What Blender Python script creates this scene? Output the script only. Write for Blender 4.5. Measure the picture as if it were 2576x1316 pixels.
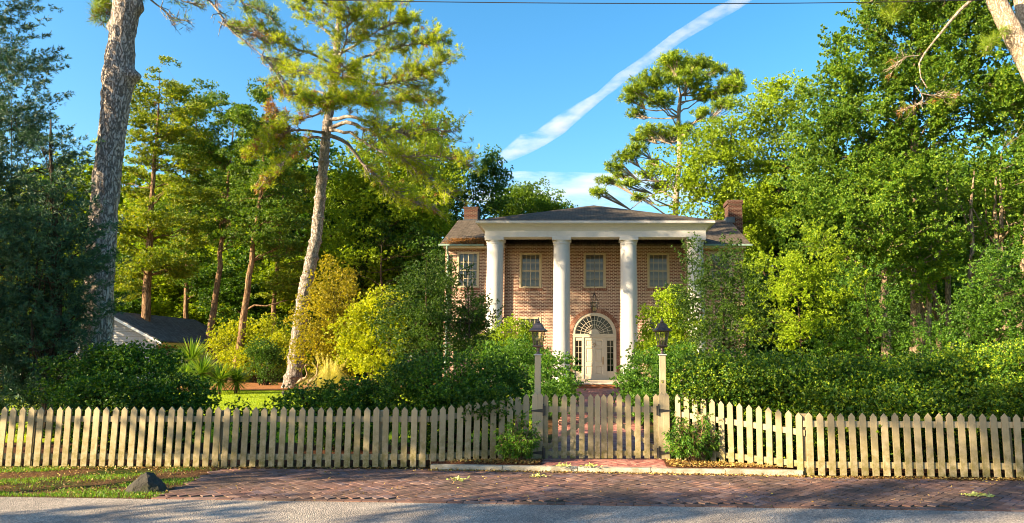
import bpy, math, random
import numpy as np
from math import radians as R, sin, cos, pi, sqrt, atan2, hypot
random.seed(7)
for o in list(bpy.data.objects): bpy.data.objects.remove(o)
S = bpy.context.scene; COL = S.collection

# ------------------------------------------------------------------ camera
CF, CU, CV, CP, CH = 1717.0, 1470.0, 697.0, R(6.8), 1.65
cd = bpy.data.cameras.new('camera'); cam = bpy.data.objects.new('camera', cd); COL.objects.link(cam)
cam.location = (0, 0, CH); cam.rotation_euler = (R(90) + CP, 0, 0)
cd.sensor_width = 36; cd.lens = 36 * CF / 2576
cd.shift_x = (1288 - CU) / 2576; cd.shift_y = (CV - 658) / 2576
cd.clip_start = .1; cd.clip_end = 20000
S.camera = cam

# ------------------------------------------------------------------ sun, sky, exposure
SUN_EL = R(21); SD = np.array([-.866 * cos(SUN_EL), -.5 * cos(SUN_EL), sin(SUN_EL)])
sl = bpy.data.lights.new('sun', 'SUN'); sun = bpy.data.objects.new('sun', sl); COL.objects.link(sun)
sl.energy = 5.0; sl.angle = R(.5); sl.color = (1, .78, .48)
from mathutils import Vector
sun.rotation_euler = Vector(-SD).to_track_quat('-Z', 'Y').to_euler(); sun.location = (-60, -30, 40)
w = bpy.data.worlds.new('World'); S.world = w; w.use_nodes = True
nt = w.node_tree; nt.nodes.clear()
sky = nt.nodes.new('ShaderNodeTexSky'); sky.sky_type = 'NISHITA'; sky.sun_disc = False
sky.sun_elevation = SUN_EL; sky.sun_rotation = atan2(SD[0], SD[1]) % (2 * pi)
sky.air_density = 1.15; sky.dust_density = 1.3; sky.ozone_density = 3.0
hs = nt.nodes.new('ShaderNodeHueSaturation'); hs.inputs['Saturation'].default_value = 1.3; hs.inputs['Hue'].default_value = .492
bg = nt.nodes.new('ShaderNodeBackground'); bg.inputs[1].default_value = .075
ow = nt.nodes.new('ShaderNodeOutputWorld')
nt.links.new(sky.outputs[0], hs.inputs['Color']); nt.links.new(hs.outputs[0], bg.inputs[0]); nt.links.new(bg.outputs[0], ow.inputs[0])
S.view_settings.view_transform = 'Standard'; S.view_settings.look = 'None'
S.view_settings.exposure = 2.15; S.view_settings.gamma = 1.0
S.render.engine = 'CYCLES'
S.cycles.max_bounces = 8; S.cycles.transparent_max_bounces = 12; S.cycles.diffuse_bounces = 2
S.cycles.use_denoising = True; S.cycles.filter_width = 1.0

# ------------------------------------------------------------------ helpers
def at(u, v, Y):
    x = (u - CU) / CF; y = (CV - v) / CF
    yc = cos(CP) - y * sin(CP); t = Y / yc
    return np.array([x * t, Y, CH + (sin(CP) + y * cos(CP)) * t])
def ground_z(x, y):
    t = min(1, max(0, (y - 11.2) / 17.0)); t = t * t * (3 - 2 * t)
    return .34 * t + max(0, y - 42) * .012
def px(Y): return Y / CF
def tag(o, label=None, cat=None, group=None, kind=None):
    if label: o['label'] = label
    if cat: o['category'] = cat
    if group: o['group'] = group
    if kind: o['kind'] = kind
    return o
def thing(name, label, cat, loc=(0, 0, 0), rz=0, group=None):
    o = bpy.data.objects.new(name, None); COL.objects.link(o); o.empty_display_size = .2
    o.location = loc; o.rotation_euler = (0, 0, rz)
    return tag(o, label, cat, group)
class MB:
    def __init__(s): s.v = []; s.f = []
    def add(s, vs, fs):
        n = len(s.v); s.v += [tuple(map(float, p)) for p in vs]; s.f += [tuple(i + n for i in f) for f in fs]; return s
    def box(s, x0, x1, y0, y1, z0, z1):
        return s.add([(x0,y0,z0),(x1,y0,z0),(x1,y1,z0),(x0,y1,z0),(x0,y0,z1),(x1,y0,z1),(x1,y1,z1),(x0,y1,z1)],
                     [(0,3,2,1),(4,5,6,7),(0,1,5,4),(1,2,6,5),(2,3,7,6),(3,0,4,7)])
    def tube(s, pts, rad, n=8, cap=True, wob=0, rnd=random):
        pts = [np.array(p, float) for p in pts]
        if not hasattr(rad, '__len__'): rad = [rad] * len(pts)
        vs = []; ref = np.array([.31, .2, .93]) if abs((pts[-1]-pts[0])[2]) < .8 * np.linalg.norm(pts[-1]-pts[0]) + 1e-9 else np.array([1., .1, 0])
        for i, p in enumerate(pts):
            d = pts[min(i+1, len(pts)-1)] - pts[max(i-1, 0)]; d = d / (np.linalg.norm(d) + 1e-9)
            a = np.cross(d, ref); a /= np.linalg.norm(a) + 1e-9; b = np.cross(d, a)
            for k in range(n):
                th = 2*pi*k/n; r = rad[i] * (1 + (rnd.uniform(-wob, wob) if wob else 0))
                vs.append(p + r * (cos(th) * a + sin(th) * b))
        fs = [(i*n+k, i*n+(k+1) % n, (i+1)*n+(k+1) % n, (i+1)*n+k) for i in range(len(pts)-1) for k in range(n)]
        if cap: fs += [tuple(range(n))[::-1], tuple((len(pts)-1)*n+k for k in range(n))]
        return s.add(vs, fs)
    def lathe(s, prof, n=24, c=(0, 0), rot=0, cap=True):
        vs = [(c[0]+r*cos(rot+2*pi*k/n), c[1]+r*sin(rot+2*pi*k/n), z) for r, z in prof for k in range(n)]
        fs = [(i*n+k, i*n+(k+1) % n, (i+1)*n+(k+1) % n, (i+1)*n+k) for i in range(len(prof)-1) for k in range(n)]
        if cap: fs += [tuple(range(n))[::-1], tuple((len(prof)-1)*n+k for k in range(n))]
        return s.add(vs, fs)
    def build(s, name, mat, parent=None, smooth=False, kind=None, bevel=0):
        me = bpy.data.meshes.new(name); me.from_pydata(s.v, [], s.f); me.update()
        if smooth: me.polygons.foreach_set('use_smooth', [True]*len(me.polygons))
        me.materials.append(mat)
        o = bpy.data.objects.new(name, me); COL.objects.link(o)
        if parent: o.parent = parent
        if kind: o['kind'] = kind
        if bevel:
            m = o.modifiers.new('bevel', 'BEVEL'); m.width = bevel; m.segments = 2; m.limit_method = 'ANGLE'
        return o
def quads_obj(name, V, mat, parent=None, tri=False):
    """V: (N, k, 3) array of separate faces -> one mesh object"""
    N, k = V.shape[:2]
    me = bpy.data.meshes.new(name); me.vertices.add(N*k); me.vertices.foreach_set('co', V.reshape(-1).astype(np.float32))
    me.loops.add(N*k); me.loops.foreach_set('vertex_index', np.arange(N*k, dtype=np.int32))
    me.polygons.add(N); me.polygons.foreach_set('loop_start', np.arange(0, N*k, k, dtype=np.int32))
    me.update(calc_edges=True); me.materials.append(mat)
    o = bpy.data.objects.new(name, me); COL.objects.link(o)
    if parent: o.parent = parent
    return o
def unit(a): return a / (np.linalg.norm(a, axis=-1, keepdims=True) + 1e-9)
def rdir(rg, n): return unit(rg.normal(size=(n, 3)))
def leafset(rg, pos, axis, L, W, bend=0.0):
    n = len(pos); L = L * rg.uniform(.65, 1.25, (n, 1)); W = W * rg.uniform(.7, 1.2, (n, 1))
    side = unit(np.cross(axis, rdir(rg, n)))
    V = np.empty((n, 4, 3)); V[:, 0] = pos; m = pos + axis * L * .45; V[:, 1] = m + side * W * .5
    tip = pos + axis * L
    if bend: tip = tip - np.array([0, 0, 1]) * L * bend
    V[:, 2] = tip; V[:, 3] = m - side * W * .5
    return V
def mknoise(rg, scale, k=7):
    K = rdir(rg, k) * (2*pi/scale) * rg.uniform(.6, 1.5, (k, 1)); P = rg.uniform(0, 6.28, k)
    return lambda p: np.sin(p @ K.T + P).sum(1) / sqrt(k)

# ------------------------------------------------------------------ materials
M = {}
def nodes(name):
    m = bpy.data.materials.new(name); m.use_nodes = True; t = m.node_tree; t.nodes.clear()
    return m, t, (lambda ty, **k: newn(t, ty, **k))
def newn(t, ty, **k):
    n = t.nodes.new(ty)
    for a, b in k.items():
        if a.startswith('i_'): n.inputs[a[2:].replace('_', ' ')].default_value = b
        else: setattr(n, a, b)
    return n
def ramp(t, stops, fac):
    r = t.nodes.new('ShaderNodeValToRGB'); e = r.color_ramp.elements
    while len(e) < len(stops): e.new(.5)
    for q, (p, c) in zip(e, stops): q.position = p; q.color = (*c, 1) if len(c) == 3 else c
    t.links.new(fac, r.inputs[0]); return r.outputs[0]
def mixc(t, a, b, fac, mode='MIX'):
    n = t.nodes.new('ShaderNodeMix'); n.data_type = 'RGBA'; n.blend_type = mode
    for sock, v in ((n.inputs[6], a), (n.inputs[7], b), (n.inputs[0], fac)):
        if isinstance(v, bpy.types.NodeSocket): t.links.new(v, sock)
        elif isinstance(v, (int, float)): sock.default_value = v
        else: sock.default_value = (*v, 1)
    return n.outputs[2]
def fin(t, sh, disp=None):
    o = t.nodes.new('ShaderNodeOutputMaterial'); t.links.new(sh, o.inputs[0])
def princ(t, col, rough=.8, bump=None, bs=.3, bd=.01, spec=.3, metal=0):
    p = t.nodes.new('ShaderNodeBsdfPrincipled'); p.inputs['Roughness'].default_value = rough
    p.inputs['Specular IOR Level'].default_value = spec; p.inputs['Metallic'].default_value = metal
    if isinstance(col, bpy.types.NodeSocket): t.links.new(col, p.inputs['Base Color'])
    else: p.inputs['Base Color'].default_value = (*col, 1)
    if bump is not None:
        b = t.nodes.new('ShaderNodeBump'); b.inputs['Strength'].default_value = bs; b.inputs['Distance'].default_value = bd
        t.links.new(bump, b.inputs['Height']); t.links.new(b.outputs[0], p.inputs['Normal'])
    return p.outputs[0]
def objvec(t, scale=(1, 1, 1), gen=False):
    c = t.nodes.new('ShaderNodeTexCoord'); m = t.nodes.new('ShaderNodeMapping'); m.inputs['Scale'].default_value = scale
    t.links.new(c.outputs['Object'], m.inputs[0]); return m.outputs[0]
def noise(t, vec, scale, detail=4, rough=.6, out=0):
    n = t.nodes.new('ShaderNodeTexNoise'); n.inputs['Scale'].default_value = scale; n.inputs['Detail'].default_value = detail
    n.inputs['Roughness'].default_value = rough; t.links.new(vec, n.inputs[0]); return n.outputs[out]
LEAF_K = (1.25, 1.2, .7)
def leafmat(name, c1, c2, c3=None, trans=.35, rough=.55, big=.35):
    c1, c2, c3 = [tuple(min(.8, a*b) for a, b in zip(c, LEAF_K)) if c else None for c in (c1, c2, c3)]
    m, t, N = nodes(name)
    g = t.nodes.new('ShaderNodeNewGeometry')
    c = ramp(t, [(0, c1), (.6, c2), (1, c3 or c2)], g.outputs['Random Per Island'])
    v = objvec(t); nz = noise(t, v, big, 2)
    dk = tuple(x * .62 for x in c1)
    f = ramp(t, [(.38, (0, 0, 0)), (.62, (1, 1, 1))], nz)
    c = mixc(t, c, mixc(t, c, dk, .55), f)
    p = t.nodes.new('ShaderNodeBsdfPrincipled'); p.inputs['Roughness'].default_value = rough; p.inputs['Specular IOR Level'].default_value = .35
    t.links.new(c, p.inputs['Base Color'])
    tr = t.nodes.new('ShaderNodeBsdfTranslucent')
    c2_ = mixc(t, c, (1.6, 1.5, .5), 1.0, 'MULTIPLY'); t.links.new(c2_, tr.inputs[0])
    mx = t.nodes.new('ShaderNodeMixShader'); mx.inputs[0].default_value = trans
    t.links.new(p.outputs[0], mx.inputs[1]); t.links.new(tr.outputs[0], mx.inputs[2]); fin(t, mx.outputs[0])
    M[name] = m; return m
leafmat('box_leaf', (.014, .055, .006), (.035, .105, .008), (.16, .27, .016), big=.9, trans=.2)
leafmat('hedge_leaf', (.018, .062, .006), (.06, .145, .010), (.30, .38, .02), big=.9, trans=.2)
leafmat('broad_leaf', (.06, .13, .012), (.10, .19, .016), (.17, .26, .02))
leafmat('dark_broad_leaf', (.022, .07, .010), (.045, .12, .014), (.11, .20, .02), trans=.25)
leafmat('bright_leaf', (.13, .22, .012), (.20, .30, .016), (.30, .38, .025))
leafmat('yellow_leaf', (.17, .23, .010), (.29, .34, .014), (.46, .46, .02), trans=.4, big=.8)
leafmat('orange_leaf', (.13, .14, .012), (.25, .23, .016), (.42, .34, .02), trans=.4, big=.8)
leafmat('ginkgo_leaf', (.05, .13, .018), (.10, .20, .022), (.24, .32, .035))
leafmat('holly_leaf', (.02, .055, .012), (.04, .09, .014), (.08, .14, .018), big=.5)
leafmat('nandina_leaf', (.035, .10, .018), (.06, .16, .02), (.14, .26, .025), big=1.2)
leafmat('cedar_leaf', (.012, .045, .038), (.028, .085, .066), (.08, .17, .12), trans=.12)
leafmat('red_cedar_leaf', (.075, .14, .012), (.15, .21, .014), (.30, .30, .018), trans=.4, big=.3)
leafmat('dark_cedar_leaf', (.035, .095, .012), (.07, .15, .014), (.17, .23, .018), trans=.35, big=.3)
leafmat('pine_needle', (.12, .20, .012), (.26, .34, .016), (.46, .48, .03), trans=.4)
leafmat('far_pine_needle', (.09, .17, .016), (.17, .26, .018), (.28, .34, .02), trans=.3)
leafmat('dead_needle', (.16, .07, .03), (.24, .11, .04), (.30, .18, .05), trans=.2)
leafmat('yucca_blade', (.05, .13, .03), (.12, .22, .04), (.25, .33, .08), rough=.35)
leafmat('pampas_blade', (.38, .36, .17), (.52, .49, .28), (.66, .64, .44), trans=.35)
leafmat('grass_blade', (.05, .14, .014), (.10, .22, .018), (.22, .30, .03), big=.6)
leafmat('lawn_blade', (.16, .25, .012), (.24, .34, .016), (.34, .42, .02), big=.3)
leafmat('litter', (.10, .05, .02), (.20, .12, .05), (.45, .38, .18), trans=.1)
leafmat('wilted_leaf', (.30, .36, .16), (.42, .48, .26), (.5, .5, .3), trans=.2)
def bark(name, c1, c2, c3, sc=(1, 1, .28), s=9, bd=.05):
    m, t, N = nodes(name); v = objvec(t, sc)
    vo = t.nodes.new('ShaderNodeTexVoronoi'); vo.feature = 'DISTANCE_TO_EDGE'; vo.inputs['Scale'].default_value = s
    nv = noise(t, v, 7, 4, out=1); add = t.nodes.new('ShaderNodeMixRGB'); add.blend_type = 'ADD'; add.inputs[0].default_value = .35
    t.links.new(v, add.inputs[1]); t.links.new(nv, add.inputs[2]); t.links.new(add.outputs[0], vo.inputs[0])
    crack = ramp(t, [(0, (0, 0, 0)), (.16, (1, 1, 1))], vo.outputs['Distance'])
    n2 = noise(t, v, 22, 5, .7)
    c = mixc(t, c1, c2, n2); c = mixc(t, c3, c, crack)
    h = mixc(t, crack, n2, .35)
    fin(t, princ(t, c, .9, h, 1.0, bd, .1)); M[name] = m
bark('pine_bark', (.26, .225, .20), (.54, .47, .42), (.14, .115, .10), sc=(1, 1, .33), s=13, bd=.06)
bark('pale_bark', (.40, .32, .24), (.58, .48, .38), (.22, .16, .11), sc=(1, 1, .5), s=16, bd=.03)
bark('cedar_bark', (.20, .12, .07), (.34, .22, .13), (.07, .04, .02), sc=(1, 1, .1), s=14, bd=.03)
bark('dark_bark', (.05, .035, .022), (.12, .085, .055), (.02, .015, .01), s=12, bd=.03)
bark('ginkgo_bark', (.22, .16, .11), (.36, .27, .18), (.08, .06, .04), sc=(1, 1, .2), s=10, bd=.03)

def brickmat(name, c1, c2, mort, bw, rh, ms, wash=.4, axis='XZ'):
    m, t, N = nodes(name); c = t.nodes.new('ShaderNodeTexCoord'); sp = t.nodes.new('ShaderNodeSeparateXYZ'); cb = t.nodes.new('ShaderNodeCombineXYZ')
    t.links.new(c.outputs['Object'], sp.inputs[0])
    ad = t.nodes.new('ShaderNodeMath'); ad.operation = 'ADD'; t.links.new(sp.outputs[0], ad.inputs[0]); t.links.new(sp.outputs[1], ad.inputs[1])
    t.links.new(ad.outputs[0], cb.inputs[0]); t.links.new(sp.outputs[2 if axis == 'XZ' else 1], cb.inputs[1])
    nv = noise(t, c.outputs['Object'], 9, 3, out=1)
    dv = t.nodes.new('ShaderNodeMixRGB'); dv.blend_type = 'ADD'; dv.inputs[0].default_value = .022
    t.links.new(cb.outputs[0], dv.inputs[1]); t.links.new(nv, dv.inputs[2])
    b = t.nodes.new('ShaderNodeTexBrick'); b.inputs['Scale'].default_value = 1; b.inputs['Mortar Size'].default_value = ms
    b.inputs['Brick Width'].default_value = bw; b.inputs['Row Height'].default_value = rh; b.inputs['Mortar Smooth'].default_value = .25
    b.inputs['Color1'].default_value = (*c1, 1); b.inputs['Color2'].default_value = (*c2, 1); b.inputs['Mortar'].default_value = (*mort, 1)
    b.inputs['Bias'].default_value = -.1; t.links.new(dv.outputs[0], b.inputs[0])
    big = noise(t, c.outputs['Object'], .9, 4, .65); fine = noise(t, c.outputs['Object'], 14, 4, .7)
    f = ramp(t, [(.42, (0, 0, 0)), (.72, (wash, wash, wash))], big)
    f2 = ramp(t, [(.45, (0, 0, 0)), (.75, (.6, .6, .6))], fine)
    col = mixc(t, b.outputs[0], mort, mixc(t, f, f2, .5, 'MULTIPLY'))
    col = mixc(t, col, mixc(t, col, (.5, .45, .42), 1.0, 'MULTIPLY'), ramp(t, [(.3, (.7, .7, .7)), (.6, (0, 0, 0))], fine))
    fin(t, princ(t, col, .9, mixc(t, b.outputs[1], fine, .3), -.6, .012, .1)); M[name] = m
brickmat('brick', (.19, .076, .056), (.085, .036, .028), (.54, .425, .335), .215, .0735, .015, .55)
brickmat('chimney_brick', (.065, .022, .016), (.03, .014, .012), (.17, .125, .10), .215, .0735, .010, .2)

def plain(name, c, rough=.6, var=.12, sc=6, spec=.3, metal=0, bd=.002, bs=.4):
    m, t, N = nodes(name); v = objvec(t); n = noise(t, v, sc, 5, .65)
    a = tuple(min(1, x*(1+var)) for x in c); b = tuple(x*(1-var) for x in c)
    col = mixc(t, b, a, ramp(t, [(.3, (0, 0, 0)), (.7, (1, 1, 1))], n))
    fin(t, princ(t, col, rough, noise(t, v, sc*8, 3), bs, bd, spec, metal)); M[name] = m
plain('stucco', (.40, .39, .385), .75, .06, 3, bd=.01)
plain('cream_trim', (.40, .33, .22), .5, .07, 5)
plain('door_paint', (.46, .40, .31), .45, .04, 5)
plain('grey_trim', (.40, .39, .36), .6, .08, 5)
plain('black_iron', (.02, .018, .017), .45, .3, 30, .5)
plain('lantern_bronze', (.05, .038, .032), .42, .35, 20, .5, .3)
plain('pale_bronze', (.15, .10, .08), .45, .3, 20, .5, .3)
plain('brass', (.30, .17, .06), .35, .2, 20, .5, .8)
plain('candle', (.7, .6, .4), .5)
plain('copper_gutter', (.16, .24, .21), .6, .3, 6)
plain('flashing', (.05, .07, .09), .5, .2)
plain('crane_metal', (.14, .085, .045), .5, .3, 12, .5, .4)
plain('stone_step', (.55, .46, .36), .8, .15, 5)
plain('dark_interior', (.012, .012, .014), .8)
plain('cable_rubber', (.012, .012, .014), .7)
plain('olive_fascia', (.50, .36, .10), .6, .1)
plain('siding_trim', (.72, .70, .66), .6, .05)

def glassmat(name, tint, rough=.02):
    m, t, N = nodes(name)
    tr = t.nodes.new('ShaderNodeBsdfTransparent'); tr.inputs[0].default_value = (*tint, 1)
    gl = t.nodes.new('ShaderNodeBsdfGlossy'); gl.inputs['Roughness'].default_value = rough
    fr = t.nodes.new('ShaderNodeFresnel'); fr.inputs[0].default_value = 1.5
    mx = t.nodes.new('ShaderNodeMixShader'); t.links.new(fr.outputs[0], mx.inputs[0]); t.links.new(tr.outputs[0], mx.inputs[1]); t.links.new(gl.outputs[0], mx.inputs[2])
    fin(t, mx.outputs[0]); M[name] = m
glassmat('window_glass', (.8, .82, .82)); glassmat('lantern_glass', (.86, .82, .70), .08)

def blindmat():
    m, t, N = nodes('blind'); c = t.nodes.new('ShaderNodeTexCoord'); sp = t.nodes.new('ShaderNodeSeparateXYZ'); t.links.new(c.outputs['Object'], sp.inputs[0])
    mu = N('ShaderNodeMath', operation='MULTIPLY'); mu.inputs[1].default_value = 17.0; t.links.new(sp.outputs[2], mu.inputs[0])
    fr = N('ShaderNodeMath', operation='FRACT'); t.links.new(mu.outputs[0], fr.inputs[0])
    col = ramp(t, [(0, (.10, .085, .07)), (.25, (.12, .105, .085)), (.45, (.34, .30, .24)), (.9, (.42, .37, .30)), (1, (.1, .08, .07))], fr.outputs[0])
    fin(t, princ(t, col, .6, fr.outputs[0], .5, .01)); M['blind'] = m
blindmat()

def picketmat(name, c, alg):
    m, t, N = nodes(name); c0 = t.nodes.new('ShaderNodeTexCoord'); oi = t.nodes.new('ShaderNodeObjectInfo')
    ad = N('ShaderNodeVectorMath', operation='ADD'); sc = N('ShaderNodeVectorMath', operation='SCALE'); sc.inputs[3].default_value = 13.7
    t.links.new(oi.outputs['Location'], sc.inputs[0]); t.links.new(c0.outputs['Object'], ad.inputs[0]); t.links.new(sc.outputs[0], ad.inputs[1])
    mp = t.nodes.new('ShaderNodeMapping'); mp.inputs['Scale'].default_value = (9, 9, .8); t.links.new(ad.outputs[0], mp.inputs[0])
    grain = noise(t, mp.outputs[0], 6, 5, .65); spot = noise(t, ad.outputs[0], 11, 4, .7)
    sp = t.nodes.new('ShaderNodeSeparateXYZ'); t.links.new(c0.outputs['Object'], sp.inputs[0])
    hi = N('ShaderNodeMapRange'); hi.inputs[1].default_value = 0; hi.inputs[2].default_value = .75; hi.inputs[3].default_value = 1.0; hi.inputs[4].default_value = .12
    t.links.new(sp.outputs[2], hi.inputs[0])
    am = N('ShaderNodeMath', operation='MULTIPLY'); t.links.new(hi.outputs[0], am.inputs[0]); t.links.new(ramp(t, [(.35, (0, 0, 0)), (.62, (1, 1, 1))], spot), am.inputs[1])
    base = mixc(t, tuple(x*.74 for x in c), tuple(min(1, x*1.15) for x in c), oi.outputs['Random'])
    base = mixc(t, base, tuple(x*.55 for x in c), ramp(t, [(.58, (0, 0, 0)), (.8, (.7, .7, .7))], grain))
    base = mixc(t, base, alg, am.outputs[0])
    fin(t, princ(t, base, .75, grain, .5, .003, .2)); M[name] = m
picketmat('picket_paint', (.32, .262, .16), (.13, .11, .03))
picketmat('post_paint', (.34, .28, .18), (.19, .16, .07))

def shingle(name, c1, c2):
    m, t, N = nodes(name); c = t.nodes.new('ShaderNodeTexCoord'); sp = t.nodes.new('ShaderNodeSeparateXYZ'); cb = t.nodes.new('ShaderNodeCombineXYZ')
    t.links.new(c.outputs['Object'], sp.inputs[0]); t.links.new(sp.outputs[0], cb.inputs[0]); t.links.new(sp.outputs[1], cb.inputs[1])
    b = t.nodes.new('ShaderNodeTexBrick'); b.inputs['Scale'].default_value = 1; b.inputs['Brick Width'].default_value = .3; b.inputs['Row Height'].default_value = .14
    b.inputs['Mortar Size'].default_value = .008; b.inputs['Color1'].default_value = (*c1, 1); b.inputs['Color2'].default_value = (*c2, 1); b.inputs['Mortar'].default_value = (.02, .018, .016, 1)
    t.links.new(cb.outputs[0], b.inputs[0]); n = noise(t, c.outputs['Object'], 5, 5, .7)
    col = mixc(t, b.outputs[0], mixc(t, b.outputs[0], (.45, .42, .4), 1, 'MULTIPLY'), ramp(t, [(.35, (1, 1, 1)), (.65, (0, 0, 0))], n))
    fin(t, princ(t, col, .95, mixc(t, b.outputs[1], n, .5), -.5, .02, .1)); M[name] = m
shingle('brown_shingle', (.135, .11, .088), (.10, .086, .072)); shingle('grey_shingle', (.15, .15, .155), (.11, .115, .12))

def sidingmat():
    m, t, N = nodes('siding'); c = t.nodes.new('ShaderNodeTexCoord')
    n = noise(t, c.outputs['Object'], 3, 4); col = mixc(t, (.27, .27, .28), (.33, .32, .31), n)
    fin(t, princ(t, col, .6)); M['siding'] = m
sidingmat()

def groundmats():
    # asphalt
    m, t, N = nodes('asphalt'); v = objvec(t); n1 = noise(t, v, 1.1, 5, .6); n2 = noise(t, v, 55, 3, .8); n3 = noise(t, v, 6, 4, .7)
    vo = t.nodes.new('ShaderNodeTexVoronoi'); vo.inputs['Scale'].default_value = 60; t.links.new(v, vo.inputs[0])
    g = ramp(t, [(0, (.07, .07, .075)), (.3, (.16, .155, .155)), (.6, (.27, .26, .25)), (1, (.48, .45, .42))], vo.outputs['Color'])
    g = mixc(t, g, (1.4, 1.25, 1.1), 1, 'MULTIPLY'); c = mixc(t, g, (.30, .27, .245), .35); c = mixc(t, c, mixc(t, c, (.6, .6, .62), 1, 'MULTIPLY'), ramp(t, [(.35, (1, 1, 1)), (.6, (0, 0, 0))], n1))
    c = mixc(t, c, (.03, .03, .03), ramp(t, [(.30, (.8, .8, .8)), (.42, (0, 0, 0))], n2)); c = mixc(t, c, (.36, .33, .30), ramp(t, [(.55, (0, 0, 0)), (.75, (.4, .4, .4))], n3))
    fin(t, princ(t, c, .9, mixc(t, n2, vo.outputs[0], .5), 1, .02, .25)); M['asphalt'] = m
    # soil and grass ground
    m, t, N = nodes('ground_soil'); v = objvec(t); n1 = noise(t, v, .8, 5, .65); n2 = noise(t, v, 30, 4, .7)
    c = mixc(t, (.035, .06, .012), (.15, .085, .045), ramp(t, [(.38, (0, 0, 0)), (.5, (1, 1, 1))], n1))
    c = mixc(t, c, mixc(t, c, (.45, .4, .35), 1, 'MULTIPLY'), n2)
    fin(t, princ(t, c, .95, n2, 1, .03, .05)); M['ground_soil'] = m
    m, t, N = nodes('lawn'); v = objvec(t); n1 = noise(t, v, .35, 4, .6); n2 = noise(t, v, 25, 4, .75)
    c = mixc(t, (.22, .33, .012), (.36, .42, .02), n1); c = mixc(t, c, (.05, .10, .01), ramp(t, [(.5, (0, 0, 0)), (.75, (.7, .7, .7))], n2))
    fin(t, princ(t, c, .9, n2, 1, .05, .05)); M['lawn'] = m
    m, t, N = nodes('mulch'); v = objvec(t, (1, 1.5, 1)); n2 = noise(t, v, 40, 5, .75); n3 = noise(t, v, 3, 3)
    c = ramp(t, [(.3, (.03, .014, .008)), (.5, (.10, .042, .022)), (.7, (.24, .11, .055))], n2); c = mixc(t, c, (.06, .05, .02), ramp(t, [(.5, (0, 0, 0)), (.8, (.6, .6, .6))], n3))
    fin(t, princ(t, c, .95, n2, 1, .04, .05)); M['mulch'] = m
    m, t, N = nodes('pine_straw'); v = objvec(t, (1, 3, 1)); n2 = noise(t, v, 20, 5, .75)
    fin(t, princ(t, ramp(t, [(.3, (.16, .06, .02)), (.55, (.36, .17, .07)), (.75, (.5, .30, .14))], n2), .95, n2, 1, .05, .05)); M['pine_straw'] = m
    m, t, N = nodes('paver'); g = t.nodes.new('ShaderNodeNewGeometry'); v = objvec(t); n1 = noise(t, v, 60, 4, .7); n2 = noise(t, v, .9, 4, .6)
    c = ramp(t, [(0, (.085, .052, .046)), (.3, (.13, .073, .062)), (.55, (.18, .095, .075)), (.8, (.13, .095, .105)), (1, (.26, .155, .115))], g.outputs['Random Per Island'])
    c = mixc(t, c, (.05, .04, .034), ramp(t, [(.4, (0, 0, 0)), (.65, (.75, .75, .75))], n2)); c = mixc(t, c, (.26, .17, .13), ramp(t, [(.5, (0, 0, 0)), (.75, (.5, .5, .5))], n1))
    fin(t, princ(t, c, .85, n1, .8, .008, .2)); M['paver'] = m
    m, t, N = nodes('walk_paver'); g = t.nodes.new('ShaderNodeNewGeometry'); v = objvec(t); n1 = noise(t, v, 60, 4, .7)
    c = ramp(t, [(0, (.26, .09, .075)), (.5, (.38, .15, .12)), (1, (.46, .22, .17))], g.outputs['Random Per Island'])
    c = mixc(t, c, (.08, .045, .04), ramp(t, [(.45, (0, 0, 0)), (.75, (.6, .6, .6))], n1))
    fin(t, princ(t, c, .85, n1, .8, .008, .2)); M['walk_paver'] = m
    m, t, N = nodes('joint_sand'); v = objvec(t); n1 = noise(t, v, 50, 3)
    fin(t, princ(t, mixc(t, (.02, .016, .012), (.06, .05, .03), n1), .95)); M['joint_sand'] = m
    m, t, N = nodes('concrete'); v = objvec(t); n1 = noise(t, v, 5, 6, .7); n2 = noise(t, v, 60, 3)
    c = mixc(t, (.34, .31, .25), (.20, .18, .13), ramp(t, [(.42, (0, 0, 0)), (.6, (1, 1, 1))], n1)); c = mixc(t, c, (.12, .11, .06), ramp(t, [(.55, (0, 0, 0)), (.8, (.8, .8, .8))], n2))
    fin(t, princ(t, c, .9, n2, .6, .01)); M['concrete'] = m
    m, t, N = nodes('boulder'); v = objvec(t); n1 = noise(t, v, 4, 6, .7); n2 = noise(t, v, 30, 4, .7)
    c = mixc(t, (.014, .013, .010), (.065, .06, .052), n2); c = mixc(t, c, (.03, .035, .01), ramp(t, [(.5, (0, 0, 0)), (.65, (.8, .8, .8))], n1))
    fin(t, princ(t, c, .9, mixc(t, n1, n2, .5), 1, .03)); M['boulder'] = m
groundmats()

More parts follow.
